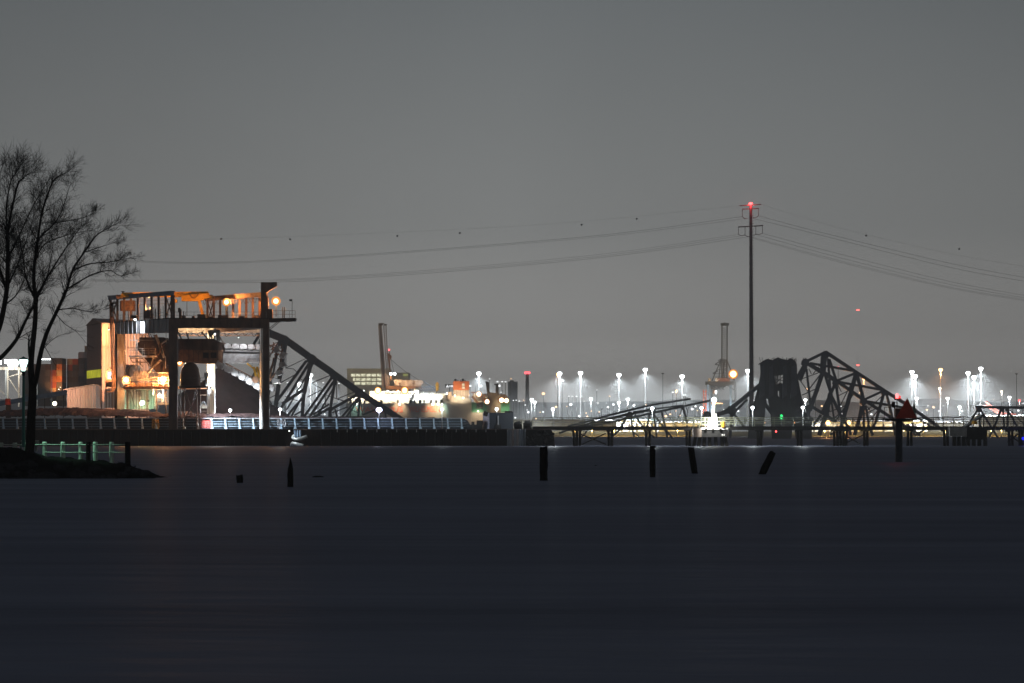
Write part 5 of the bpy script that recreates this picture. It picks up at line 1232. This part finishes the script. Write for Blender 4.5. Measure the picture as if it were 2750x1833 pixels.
m.plate([(1304, 1025), (1314, 1025), (1314, 1048), (1319, 1058), (1318, 1108), (1310, 1075), (1308, 1055)], DS - 3.5, 3.6); m.plate([(1327, 1030), (1339, 1030), (1339, 1056), (1331, 1054), (1331, 1034), (1327, 1033)], DS - 3.5, 3.6); m.plate([(1303, 1024), (1309, 1024), (1309, 1027), (1303, 1027)], DS - 3.6, 2)
m.build('stern_ramp', material('stern ramp steel', (.24, .20, .14), (.16, .13, .10), .5, scale=.3, stretch=(1, 1, .2)), t)
m = MB()
for k in range(7): m.pbox(1309, 1072 + k * 5, 1315, 1074 + k * 5, DS - 3.8, 1.5)
m.build('ladder', M_cream, t)
def shipflood(px, py, dd, pw, col, g, r, tgt, ang=150, kind='SPOT'):
    f = MB().sphere(P(px, py, DS + dd), r, 12, 8).build('floodlight', g, t, True)
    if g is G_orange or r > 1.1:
        c_ = P(px, py, DS + dd); MB().tube([c_ + Vector((0, r * .9, 0)), c_ + Vector((0, r * .5, 0)), c_ + Vector((0, r * .1, 0))], [r * 1.0, r * 1.2, r * 1.4], 18).build('halo_disc', G_halo, f)  # self-lit disc drawing the orange halo of the lamp
    lamp(P(px, py, DS + dd) + Vector((0, -1.5, 0)), pw, col, f, kind, P(tgt[0], tgt[1], DS + 2), ang, .8)
shipflood(1015, 1048, 4, 9000, (1, .62, .3), G_orange, 1.6, (1015, 1070), 170)
shipflood(1087, 1048, 4, 9000, (1, .62, .3), G_orange, 1.7, (1087, 1070), 170)
for px, c_ in ((945, 1), (968, 1), (1005, 1), (1040, 1), (1062, 1), (1095, 1), (1128, 0), (1150, 0), (1172, 1), (1196, 1)):
    shipflood(px, 1070, 3, 10500, (1, .86, .60) if c_ else (.85, 1, .96), G_warm if c_ else G_white, .55, (px, 1067), 172)
shipflood(1073, 1085, -2.5, 3600, (1, .66, .36), G_warm, .7, (1073, 1100), 110)
shipflood(1162, 1085, -2.5, 4200, (1, .66, .36), G_warm, .7, (1162, 1100), 110)
shipflood(1176, 1085, -2.5, 4200, (1, .66, .36), G_warm, .7, (1176, 1100), 110)
shipflood(1187, 1085, -2.5, 1800, (.5, 1, .8), G_white, .5, (1187, 1100), 90)
shipflood(958, 1085, -2.5, 1500, (.5, 1, .8), G_white, .5, (958, 1100), 90)
shipflood(1284, 1104, -3, 2600, (1, .72, .45), G_warm, .4, (1284, 1120), 110)
shipflood(1222, 1062, -4, 6000, (1, .72, .42), G_warm, .5, (1226, 1050), 150)
shipflood(1244, 1068, -4, 7000, (1, .8, .55), G_warm, .5, (1240, 1040), 150)
shipflood(1286, 1058, -1, 7000, (1, .75, .45), G_warm, 1.3, (1288, 1070), 175)
shipflood(1308, 1078, -7, 5000, (1, .66, .34), G_warm, 1.2, (1308, 1090), 160)
shipflood(1347, 1074, -4, 5000, (1, .8, .5), G_warm, 1.3, (1352, 1090), 160)
shipflood(1360, 1075, -4, 5000, (1, .85, .6), G_warm, 1.2, (1358, 1090), 160)
for i_ in range(34):
    px_ = random.uniform(940, 1260); py_ = random.choice((1056, 1059, 1062, 1066)) + random.uniform(-1, 1)
    if px_ < 1110: py_ = random.choice((1049, 1064, 1074))
    MB().sphere(P(px_, py_, DS + random.uniform(3, 8)), random.uniform(.3, .65), 8, 6).build('deck_lamp', random.choice((G_white, G_white, G_warm, G_orange)), t, True)
m = MB()
for i_ in range(26):
    px_ = random.uniform(1115, 1215); m.pbar((px_, 1058), (px_ + random.uniform(-2, 2), 1050 + random.uniform(0, 5)), random.uniform(.5, 1.4), DS + 6)
for i_ in range(10): m.pbox(1120 + i_ * 9, 1054 + (i_ % 3), 1126 + i_ * 9, 1058.5, DS + 9, 3)
m.build('deck_gear', M_grey, t)
t = thing('mobile_harbour_crane', 'tall lattice boom crane with an orange lit cabin behind the ship', 'crane', P(1045, 1130, 1840))
DC = 1840
m = MB()
for a, b in [((1017, 871), (1028, 1040)), ((1024, 871), (1037, 1040)), ((1030, 873), (1041, 1040)), ((1037, 873), (1045, 1040))]: m.pbar(a, b, (3.6, 2.6, 1.8, 1.8)[(1017, 1024, 1030, 1037).index(a[0])], DC, .8)
for k in range(30):
    q = k / 30; y = 875 + 165 * q; xl, xr = 1031 + 10 * q, 1037 + 8 * q; m.pbar((xl, y), (xr, y + 5.5), .8, DC); m.pbar((xr, y), (xl, y + 5.5), .8, DC)
m.plate([(1018, 874), (1024, 874), (1036, 1040), (1029, 1040)], DC + 1, .6)
m.build('boom', material('crane boom steel', (.30, .24, .23), (.20, .16, .155), .5, scale=.2), t)
m = MB(); m.plate([(1016.5, 867), (1031, 867), (1029, 871), (1026, 874), (1017, 874)], DC - .5, 2); m.plate([(1031, 869), (1040, 870), (1037, 874), (1031, 874)], DC - .5, 2); m.build('boom_head', M_brown, t)
m = MB(); m.pbar((1042, 948), (1050, 1020), 3, DC - 2, .8); m.pbar((1046, 945), (1048, 1000), 2, DC - 2, .8); m.pbar((1046, 940), (1046, 960), 2, DC - 2); m.plate([(1043, 948), (1052, 955), (1050, 966), (1044, 960)], DC - 2, 1); m.build('mast', M_rust, t)
MB().sphere(P(1045, 939, DC - 2), .55, 8, 6).build('beacon', G_red, t, True)
m = MB(); m.tube([P(1050, 965, DC), P(1085, 995, DC), P(1125, 1020, DC), P(1165, 1042, DC)], .14, 4); m.tube([P(1050, 962, DC), P(1056, 990, DC), P(1062, 1018, DC)], .12, 4); m.build('stay_cable', M_line, t)
MB().plate([(1057, 1019), (1079, 1019), (1079, 1035), (1062, 1035), (1060, 1030)], DC - 3, 6).build('cabin', M_cream, t)
MB().plate([(1080, 1020), (1130, 1020), (1137, 1022), (1136, 1032), (1128, 1036), (1080, 1036)], DC - 2.5, 6).build('machinery_house', M_cream, t)
m = MB(); m.pbox(1071, 1028, 1077, 1032, DC - 3.2, .2); m.pbox(1107, 1027, 1112, 1031, DC - 2.7, .2); m.build('window', M_brown, t)
MB().plate([(1036, 1036), (1132, 1036), (1132, 1042), (1036, 1046)], DC - 2, 5).build('slew_frame', M_rust, t)
MB().pbox(1040, 1044, 1075, 1150, DC, 5).build('undercarriage', M_brown, t)
for px in (1050, 1060):
    MB().sphere(P(px, 1003.5, DC - 4), .95, 10, 8).build('floodlight', G_white, t, True)
m = MB(); m.pbar((1062, 1006), (1069, 1020), 1.2, DC - 3); m.pbar((1050, 1005), (1055, 1020), 1.0, DC - 3); m.build('lamp_bracket', M_dark, t)
lamp(P(1055, 1006, DC - 8), 9000, (1, .62, .32), t, 'SPOT', P(1075, 1030, DC), 160, 1)
lamp(P(1085, 1046, DC - 14), 9000, (1, .58, .26), t, size=1)
t = thing('gangway_boom', 'pale blue lattice gangway boom reaching right from the crane', 'boom', P(1160, 1050, 1835))
m = MB()
for yy in (1037.5, 1046): m.pbar((1124, yy + 2), (1180, yy), 2.2, 1835)
for k in range(12): m.pbar((1125 + k * 4.6, 1048), (1129 + k * 4.6, 1038), .9, 1835)
m.pbar((1138, 1024), (1160, 1038), 1.2, 1835); m.pbar((1130, 1036), (1140, 1023), 1, 1835); m.build('boom', M_blue, t)
m = MB(); m.plate([(1170, 1030), (1174, 1024), (1178, 1030), (1177, 1048), (1171, 1052)], 1834, 2); m.build('tower_head', M_yellow, t)
m = MB(); m.pbar((1173, 1050), (1173, 1150), 3, 1836); m.build('leg', M_brown, t)
lamp(P(1150, 1030, 1825), 7000, (.85, .92, 1), t, size=1)

# container crane on the far quay
t = thing('container_crane', 'far quay crane with raised lattice boom and an orange lamp', 'crane', P(1940, 1150, 1900))
DC = 1900
MQ = material('quay crane steel', (.045, .045, .05), (.03, .03, .033), .55, scale=.2)
for px, dd, mt in ((1901, 0, M_blue), (1911, 8, M_blue), (1962, 8, M_blue), (1974, 0, MQ)): MB().pbar((px, 1026), (px + (1 if px > 1950 else -.5), 1152), 6, DC + dd, 1.5).build('leg', mt, t)
MB().plate([(1897, 1023.5), (1977, 1023.5), (1977, 1032), (1960, 1035), (1925, 1036), (1897, 1032)], DC - 1, 12).build('portal_beam', MQ, t)
m = MB()
for px in (1938.5, 1952.5): m.pbar((px - .2, 1022), (px + .3, 870), 3.2, DC, .7)
for k in range(24):
    y = 880 + k * 5.8; m.pbar((1939.5, y), (1951.5, y), .9, DC); 
    m.pbar((1939.5, y), (1951.5, y + 5.8), 1.0, DC)
m.build('boom', MQ, t)
m = MB().plate([(1936, 867), (1958, 867), (1957, 874), (1937, 874)], DC - .6, 4); m.pbar((1945, 864), (1945, 868), 2, DC); m.build('boom_head', MQ, t)
m = MB()
for a, b in [((1912, 1022), (1936, 966)), ((1936, 966), (1952, 966)), ((1952, 966), (1974, 1024)), ((1930, 1022), (1936, 966)), ((1945, 1022), (1942, 966)), ((1953, 1022), (1950, 966)), ((1938, 1022), (1947, 966)), ((1920, 978), (1936, 968)), ((1920, 978), (1932, 980)), ((1914, 1002), (1928, 995)), ((1914, 1002), (1922, 1003)), ((1928, 968), (1940, 962))]: m.pbar(a, b, 2.4, DC + 2, .7)
for k in range(5): m.pbar((1918 + k * 4, 1012 - k * 10), (1956 + k * -1, 1012 - k * 10), 1, DC + 3)
m.build('apex_frame', MQ, t)
MB().pbox(1928, 1015, 1960, 1023.4, DC - 1, 9).build('machinery_house', material('crane house red', (.16, .08, .07), None, .6), t)
for px in (1902, 1921): MB().pbox(px, 1015, px + 7.5, 1023.4, DC - 1.5, 3).build('cabin', M_cream, t)
m = MB()
for i in range(30): m.pbar((random.uniform(1905, 1950), random.uniform(1033, 1044)), (random.uniform(1905, 1950), random.uniform(1033, 1048)), 1, DC + random.uniform(0, 8))
m.pbar((1911, 1048), (1960, 1030), 1.6, DC + 4); m.pbar((1973, 1048), (1954, 1034), 2, DC); m.build('trolley_gear', MQ, t)
MB().pbox(1921, 1048, 1925, 1057, DC - 1, 1).build('cab_window', G_white, t)
MB().pbox(1914, 1047, 1920.5, 1057, DC - 1, 1.6).build('operator_cab', M_rust, t)
c_ = P(1969, 1004, DC - 4); f_ = MB().tube([c_ + Vector((0, 1.6, 0)), c_ + Vector((0, .9, 0)), c_ + Vector((0, .2, 0))], [2.2, 2.9, 3.3], 20).build('floodlight', G_halo, t); MB().sphere(c_, 2.1, 12, 8).build('lamp_glass', G_orange, f_, True)  # outer glowing ring draws the lamp's halo
MB().pbar((1969, 1010), (1969, 1023.5), 1.5, DC - 3).build('lamp_post', MQ, t)
lamp(P(1968, 1004, DC - 9), 3000, C_orange, t, size=2)
for px in (1907, 1968): lamp(P(px, 1075, DC - 22), 9000, (.75, .85, 1), t, size=1)
m = MB()
for k in range(12): m.pbar((1889, 1050 + k * 8), (1896, 1054 + k * 8), 1, 1905); m.pbar((1896, 1050 + k * 8), (1889, 1054 + k * 8), 1, 1905)
m.pbar((1889, 1046), (1889, 1150), 1.8, 1905); m.pbar((1896, 1046), (1896, 1150), 1.8, 1905)
tag(m.build('lattice_tower', M_hullred), 'reddish lattice stair tower left of the far quay crane', 'tower')
t = thing('red_excavator_boom', 'reddish lattice boom lying slanted behind the right end truss', 'boom', P(2680, 1110, 1850))
m = MB()
for dy in (-5, 5): m.pbar((2646, 1083 + dy), (2688, 1112 + dy * .7), 2.4, 1850)
for k in range(8): m.pbar((2648 + k * 5, 1080 + k * 3.4), (2652 + k * 5, 1092 + k * 3), 1.4, 1850)
m.pbar((2684, 1108), (2728, 1112), 3, 1850); m.build('boom', material('excavator red', (.75, .20, .15), (.6, .14, .1), .5), t)
m = MB(); m.pbar((2690, 1112), (2692, 1152), 6, 1852); m.build('mast', M_rust, t)
lamp(P(2660, 1085, 1838), 12000, (1, .7, .6), t, size=1)

# far buildings
t = thing('office_building', 'pale office block with rows of lit windows behind the ship', 'building', P(975, 1150, 2050))
DO = 2050
M_off = material('pale office wall', (.62, .58, .5), (.5, .46, .4), .7, scale=.05)
MB().pbox(932, 992, 1045, 1152, DO, 40).build('wall', M_off, t)
MB().pbox(931, 989, 1046, 991.9, DO - 1, 42).build('roof', M_off, t)
rowsw = [(1003.5, [942.5, 956, 970, 984, 998, 1012.5]), (1015, [948, 956, 970, 984, 998, 1012.5]), (1025.5, [952, 956, 970, 984, 998, 1012.5])]
for y, xs in rowsw:
    for k, px in enumerate(xs):
        ww = 11.5 if not (k == 0 and y > 1010) else 6
        MB().pbox(px, y, px + ww, y + 6.8, DO - .35, .3).build('window', G_office, t)
MB().pbar((957, 989), (957, 984), .5, DO).build('aerial', M_dark, t)
MB().pbox(1082, 1003, 1095, 1010, DO - .35, .3).build('window', material('dim window frames', (.3, .3, .2), None), t)
MB().pbox(1046.2, 1000, 1098, 1152, DO + 8, 30).build('annex_wall', M_shipgrey, t)
m = MB()
for k in range(5): m.pbox(1083 + k * 2.5, 1003.5, 1084.4 + k * 2.5, 1009.5, DO - .6, .2)
m.build('window', glow('dim stair window', (.8, .85, .3), .55), t)
t = thing('lit_billboard', 'small white lit sign with a triangle left of the orange funnel', 'sign', P(1205, 1040, 1900))
m = MB(); m.plate([(1197, 1040), (1201.5, 1032), (1206, 1040)], 1900, .4)
for px in (1207, 1211, 1214): m.pbox(px, 1033.5, px + 2.6, 1039.5, 1900, .4)
m.build('sign_face', glow('white sign', (.95, .97, 1), 1.3), t)
m = MB(); m.pbox(1195, 1031, 1219, 1041, 1900.6, .5); m.pbar((1207, 1041), (1207, 1152), 2, 1901); m.build('frame', M_dark, t)
def warehouse(px0, py, px1, D, dep, label, wm, rm=None, wins=0):
    t = thing('warehouse', label, 'building', P((px0 + px1) / 2, 1150, D))
    MB().box(X(px0, D), X(px1, D), D, D + dep, 2.5, Z(py + 2, D)).build('wall', wm, t)
    x0, x1, z = X(px0, D) - .5, X(px1, D) + .5, Z(py + 2, D) + .003; h = 2 * D / F
    MB().add([(x0, D - .6, z), (x1, D - .6, z), (x1, D + dep, z), (x0, D + dep, z), (x0, D + dep / 2, z + h), (x1, D + dep / 2, z + h)], [(0, 1, 5, 4), (3, 4, 5, 2), (0, 4, 3), (1, 2, 5), (0, 3, 2, 1)]).build('roof', rm or wm, t)
    for k in range(wins):
        px = px0 + (px1 - px0) * (k + .5) / wins; MB().box(X(px - 2.5, D), X(px + 2.5, D), D - .3, D - .02, 3, Z(py + 9, D)).build('door', M_dark, t)
    return t
warehouse(1378, 1125, 1572, 1800, 30, 'long low beige transit shed right of the deckhouse', M_beige, None, 8)
warehouse(1590, 1127, 1655, 1790, 20, 'low pale shed behind the sloping roadway span', M_beige, M_grey, 3)
wt = warehouse(1660, 1126, 1760, 1795, 24, 'white and teal lit shed behind the trestle railing', M_white, material('teal roof', (.12, .42, .46), (.1, .34, .38), .5), 5)
warehouse(2425, 1128, 2490, 1795, 24, 'bright white shed low behind the day marker', M_white, None, 3)
warehouse(2500, 1131, 2590, 1800, 24, 'low grey shed right of the day marker', M_beige, M_grey, 4)
warehouse(2640, 1114, 2840, 1810, 40, 'big white roofed warehouse behind the right end truss', M_beige, M_white, 6)
warehouse(2170, 1130, 2420, 1800, 24, 'long dim shed behind the peaked truss', M_shipgrey, None, 8)
warehouse(1770, 1132, 1890, 1800, 24, 'low dim shed left of the far quay crane', M_shipgrey, None, 4)
t = thing('apartment_block', 'faint dark square building in the haze right of the ship', 'building', P(1377, 1100, 2900))
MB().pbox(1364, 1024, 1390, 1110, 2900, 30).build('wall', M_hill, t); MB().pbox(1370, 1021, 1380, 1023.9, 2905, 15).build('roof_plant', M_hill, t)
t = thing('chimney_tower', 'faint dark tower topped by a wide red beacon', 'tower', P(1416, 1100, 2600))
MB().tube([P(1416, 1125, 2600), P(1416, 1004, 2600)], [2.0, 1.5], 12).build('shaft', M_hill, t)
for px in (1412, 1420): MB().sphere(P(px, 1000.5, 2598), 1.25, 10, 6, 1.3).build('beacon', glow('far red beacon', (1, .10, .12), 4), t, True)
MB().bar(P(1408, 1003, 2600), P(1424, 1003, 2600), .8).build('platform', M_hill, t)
t = thing('radio_mast', 'hair thin mast carrying two small red lights high above the truss', 'mast', P(2304, 1130, 2500))
MB().tube([P(2304, 1135, 2500), P(2304, 832, 2500)], [.12, .05], 5).build('mast', M_grey, t)
for px, py in ((2304, 832), (2304, 980)): MB().sphere(P(px, py, 2499), .95, 8, 6, 1.6, 1, .7).build('beacon', glow('far red lamp', (1, .12, .10), 5), t, True)

# ================================================================== LIGHT MASTS
MPOLE = material('dark mast steel', (.05, .05, .052), (.035, .035, .036), .6)
def mast(px, py, pb, D, label, col=C_white, g=G_white, w_=13., pw=1900000, hood=True, tw=.27, ang=160):
    t = thing('light_mast', label, 'lamp', P(px, pb, D), 'light masts of the terminal')
    r = w_ / 2 * D / F
    MB().tube([P(px, pb, D), P(px, (py + pb) / 2, D), P(px, py, D)], [tw, tw * .75, tw * .5], 8).build('pole', MPOLE, t)
    c = P(px, py, D)
    m = MB()
    m.lathe(c, [(r * .10, -r * 1.7), (r * .26, -r * 1.0), (r * .62, -r * .5), (r * .95, -r * .08), (r, r * .15), (r * .86, r * .5), (r * .45, r * .72)], 14)
    m.build('lamp_ring', g, t, True)
    MB().lathe(c + Vector((0, 0, r * .73)), [(r * .44, 0), (r * .3, r * .12), (r * .1, r * .2)], 12).build('lamp_hood', M_galv, t)
    lamp(c + Vector((0, -r * .5, -r * 1.3)), pw, col, t, 'SPOT', None, ang, r * .6, .85)
B = P(0, 1152, 1800)
MASTS = [
 (1286, 1003, 1152, 1900, 'white light mast directly behind the ship stern house'), (1503, 1003, 1135, 1850, 'tall white light mast paired with an orange lamp'),
 (1559, 1002, 1140, 1850, 'tall white light mast left of the sloping roadway, nearest it'), (1662, 1007, 1140, 1850, 'tall white light mast with a starry lamp low on its line'),
 (1733, 993, 1140, 1850, 'tallest white light mast above the sloping roadway span'), (1832, 1011, 1140, 1850, 'lone white light mast left of the far quay crane'),
 (2008, 996, 1145, 1850, 'white light mast hard against the left side of the pylon'), (2449, 999, 1145, 1850, 'left of two touching white masts above the day marker'),
 (2458, 1010, 1145, 1850, 'right of two touching white masts above the day marker'), (2600, 1002, 1145, 1850, 'left white mast of the group of three at right'),
 (2616, 1013, 1145, 1850, 'shorter middle white mast of the group of three at right'), (2634, 990, 1145, 1850, 'highest white mast of the group of three at right'),
 (834, 1008, 1140, 1950, 'white light mast showing through the big truss, higher one'), (803, 1031, 1140, 1950, 'white light mast showing through the big truss, lower one')]
for a in MASTS: mast(*a)
SMALL = [(2545, 1070, 1150, 'small white mast between the orange mast and the group of three'), (2462, 1070, 1150, 'small white mast just right of the day marker board'), (2711, 1067, 1150, 'small white mast above the right end truss'),
 (1428, 1073, 1150, 'left of two small white masts right of the deckhouse'), (1436, 1080, 1150, 'right of two small white masts right of the deckhouse'), (1587, 1071, 1150, 'small white mast between two tall masts over the roadway start'), (1686, 1072, 1150, 'small white mast just over the sloping roadway deck'),
 (2577, 1093, 1150, 'low small white mast left of the right end truss'), (2163, 1074, 1120, 'yellowish white glaring lamp at the right edge of the dark bulk'), (1662, 1081, 1150, 'starry white lamp low over the sloping roadway')]
for px, py, pb, lab in SMALL: mast(px, py, pb, 1790, lab, w_=9.5, pw=200000, tw=.2)
mast(1498, 1005, 1150, 1840, 'orange lamp mast touching a white mast', C_orange, G_orange, 7, 160000)
mast(2526, 993, 1150, 1850, 'bright orange light mast right of the day marker', C_orange, G_orange, 11, 420000)
mast(2524, 1043, 1150, 1880, 'lower orange lamp under the bright orange mast', C_orange, G_warm, 8, 120000)
mast(2320, 1018, 1150, 1850, 'orange light mast seen through the peaked truss', C_orange, G_orange, 7, 160000)
mast(2690, 1051, 1150, 1950, 'small warm white mast near the picture right edge', (1, .9, .8), G_warm, 6, 60000)
mast(2738, 1075, 1150, 1900, 'small pinkish mast at the picture right edge', (1, .6, .5), G_red, 6, 40000)
mast(1817, 1049, 1120, 1900, 'small orange lamp right of the lone white mast', C_orange, G_orange, 4.5, 40000)
for px, py, lab in [(1780, 1002, 'thin unlit mast between two lit masts, black headed'), (2730, 1003, 'faint unlit mast at the right edge')]:
    t = thing('unlit_mast', lab, 'mast', P(px, 1150, 2000))
    MB().tube([P(px, 1150, 2000), P(px, py, 2000)], [.28, .18], 6).build('pole', MQ, t)
    MB().lathe(P(px, py, 2000), [(.3, -.6), (1.0, -.2), (1.1, .1), (.3, .3)], 10).build('head', MQ, t)
t = thing('lamp_post', 'dark unlit lamp post standing on the low roadway span', 'lamp', P(1615, 1118, DBR - 5), None)
m = MB(); m.pbar((1615, 1122), (1615, 1098), 1.1, DBR - 5); m.build('pole', M_dark, t); m = MB(); m.pbar((1613.5, 1098), (1619, 1097.5), 2, DBR - 5); m.build('head', M_dark, t)

# far-off small lights: on the wooded hillside and in the yards
c6 = lambda x, y: (1250 + x * .2125, 960 + y * .2125)
FARL = [((125, 268), 1, 'w'), ((305, 268), 1, 'w'), ((405, 303), 1.6, 'w'), ((463, 303), 1.4, 'w'), ((505, 303), 1.2, 'w'), ((575, 265), 1, 'o'), ((605, 540), 1, 'w'), ((640, 538), 1, 'w'), ((680, 548), 1.2, 'w'), ((735, 540), 1, 'o'), ((755, 597), 1.2, 'w'), ((780, 660), 1, 'w'), ((793, 690), 2.2, 'w'), ((945, 690), 1, 'o'), ((980, 685), 1.6, 'w'), ((985, 455), 3, 'o'), ((1305, 487), 1.2, 'w'), ((1350, 490), 1.2, 'w'), ((1405, 490), 1.2, 'w'), ((1465, 490), 1.2, 'w'), ((1330, 592), 2.8, 'w'), ((1145, 622), 2.2, 'o'), ((1280, 617), 1, 'o'), ((1500, 552), 1, 'w'), ((1660, 408), 1, 'w'), ((1668, 577), 3.2, 'w'), ((1780, 575), 1.3, 'w'), ((1800, 625), 2, 'w'), ((1870, 592), 2.4, 'w'), ((1820, 488), 1.4, 'o'), ((1440, 737), 2.4, 'w'), ((1540, 742), 1.6, 'o'), ((1525, 700), 1.2, 'o'), ((1690, 685), 1.2, 'o'), ((1590, 675), 1.4, 'o'), ((2130, 602), 2.6, 'w'), ((2280, 600), 1.6, 'o'), ((1228, 292), 2, 'w'), ((195, 357), 2.6, 'w'), ((425, 355), 2.6, 'w'), ((60, 357), 2, 'w'), ((450, 437), 1, 'w'), ((630, 757), 1.6, 'w')]
FAR = [c6(*p) + (s_, g_) for p, s_, g_ in FARL]
FAR += [(772, 1027, 1.2, 'w'), (850, 1028, 1, 'w'), (868, 1027, 1.2, 'w'), (911, 1029, 1, 'w'), (909, 1029, .8, 'w'), (872, 1112, 1.6, 'w'), (1800, 1092, 2, 'w'), (1807, 1053, 1.4, 'w'), (1836, 1060, 1.4, 'w'), (1841, 1060, 1.2, 'w'), (1859, 1098, 2.6, 'w'), (1800, 1112, 1.6, 'o'), (1788, 1117, 2.4, 'o'), (1816, 1103, 1.4, 'o'), (1826, 1115, 1.2, 'o'), (1868, 1091, 2, 'w'), (1982, 1103, 2, 'w'), (1944, 1099, 1.4, 'w'), (2006, 1075, 2, 'w'), (2025, 1074, 2, 'w'), (2168, 1044, 2, 'o'), (2207, 1090, 1.8, 'o'), (2258, 1091, 1.6, 'w'), (2260, 1111, 1.4, 'w'), (2209, 1106, 1.6, 'w'), (2340, 1112, 2, 'w'), (2251, 985, 1.6, 'r'), (2253, 1061, 1.2, 'r'), (2310, 1054, 2, 'o'), (2492, 1089, 1.4, 'w'), (2489, 1100, 2, 'o'), (2477, 1107, 1, 'w'), (2507, 1093, 2, 'o'), (2521, 1103, 1.6, 'w'), (2534, 1089, 1, 'w'), (2583, 1103, 2.2, 'w'), (2630, 1083, 1, 'w'), (2748, 1084, 3, 'w'), (2735, 1102, 2.2, 'w'), (2712, 1106, 1.8, 'w'), (2190, 1063, 1, 'w'), (1873, 1102, 1.2, 'o'), (1440, 1160 - 36, 1.4, 'o')]
GG = {'w': glow('far white lamp', (.95, .98, 1.), 2.6), 'o': glow('far amber lamp', (1., .58, .30), 3.0), 'r': glow('far red light', (1., .15, .14), 3.2)}
proto = {}
for px, py, s_, g_ in FAR:
    k = (HZ - py) / F
    hit = next((d for d in range(2700, 6000, 40) if hill_z(X(px, d), d) >= CH + k * d), None)
    D = (hit - 60) if hit and py < 1085 else 1960
    c = P(px, py, D); gz = hill_z(c.x, D) if D > 2600 else 3
    lab = {'w': 'tiny white light glimmering in the haze beyond the terminal', 'o': 'tiny amber light glimmering in the haze beyond the terminal', 'r': 'tiny red light glimmering in the haze beyond the truss'}[g_]
    t = thing('distant_lamp', lab, 'lamp', c, 'far-off small lights beyond the terminal')
    r = s_ * 1.25 * D / F
    MB().sphere(c, r, 8, 6, 1.15, 1, .9).build('lamp_glass', GG[g_], t, True)
    MB().tube([(c.x, c.y + r * .5, gz - 1), (c.x, c.y + r * .5, c.z - r * .5)], .18, 4).build('pole', MQ, t)
# low yellow lamps that light the rip-rap of the far shore
for i, (px, pw) in enumerate([(1545, 30000), (1590, 50000), (1650, 60000), (1700, 60000), (1760, 60000), (1820, 60000), (1865, 50000), (2215, 70000), (2270, 60000), (2340, 50000), (2480, 70000), (2540, 70000), (2662, 60000), (2690, 60000)]):
    t = thing('shore_lamp', 'low amber lamp standing on the far rip-rap shore', 'lamp', P(px, 1165, 1752), 'low lamps along the far shore')
    c = P(px, 1153, 1740)
    MB().tube([c + Vector((0, .6, -6)), c + Vector((0, .6, .4))], .12, 6).build('post', M_dark, t)
    MB().lathe(c, [(.3, -.1), (.5, .3), (.1, .5)], 8).build('hood', M_dark, t)
    lamp(c + Vector((0, 0, -.6)), pw * 1.5, (1, .66, .18), t, 'SPOT', P(px, 1164, 1756), 150, .4)
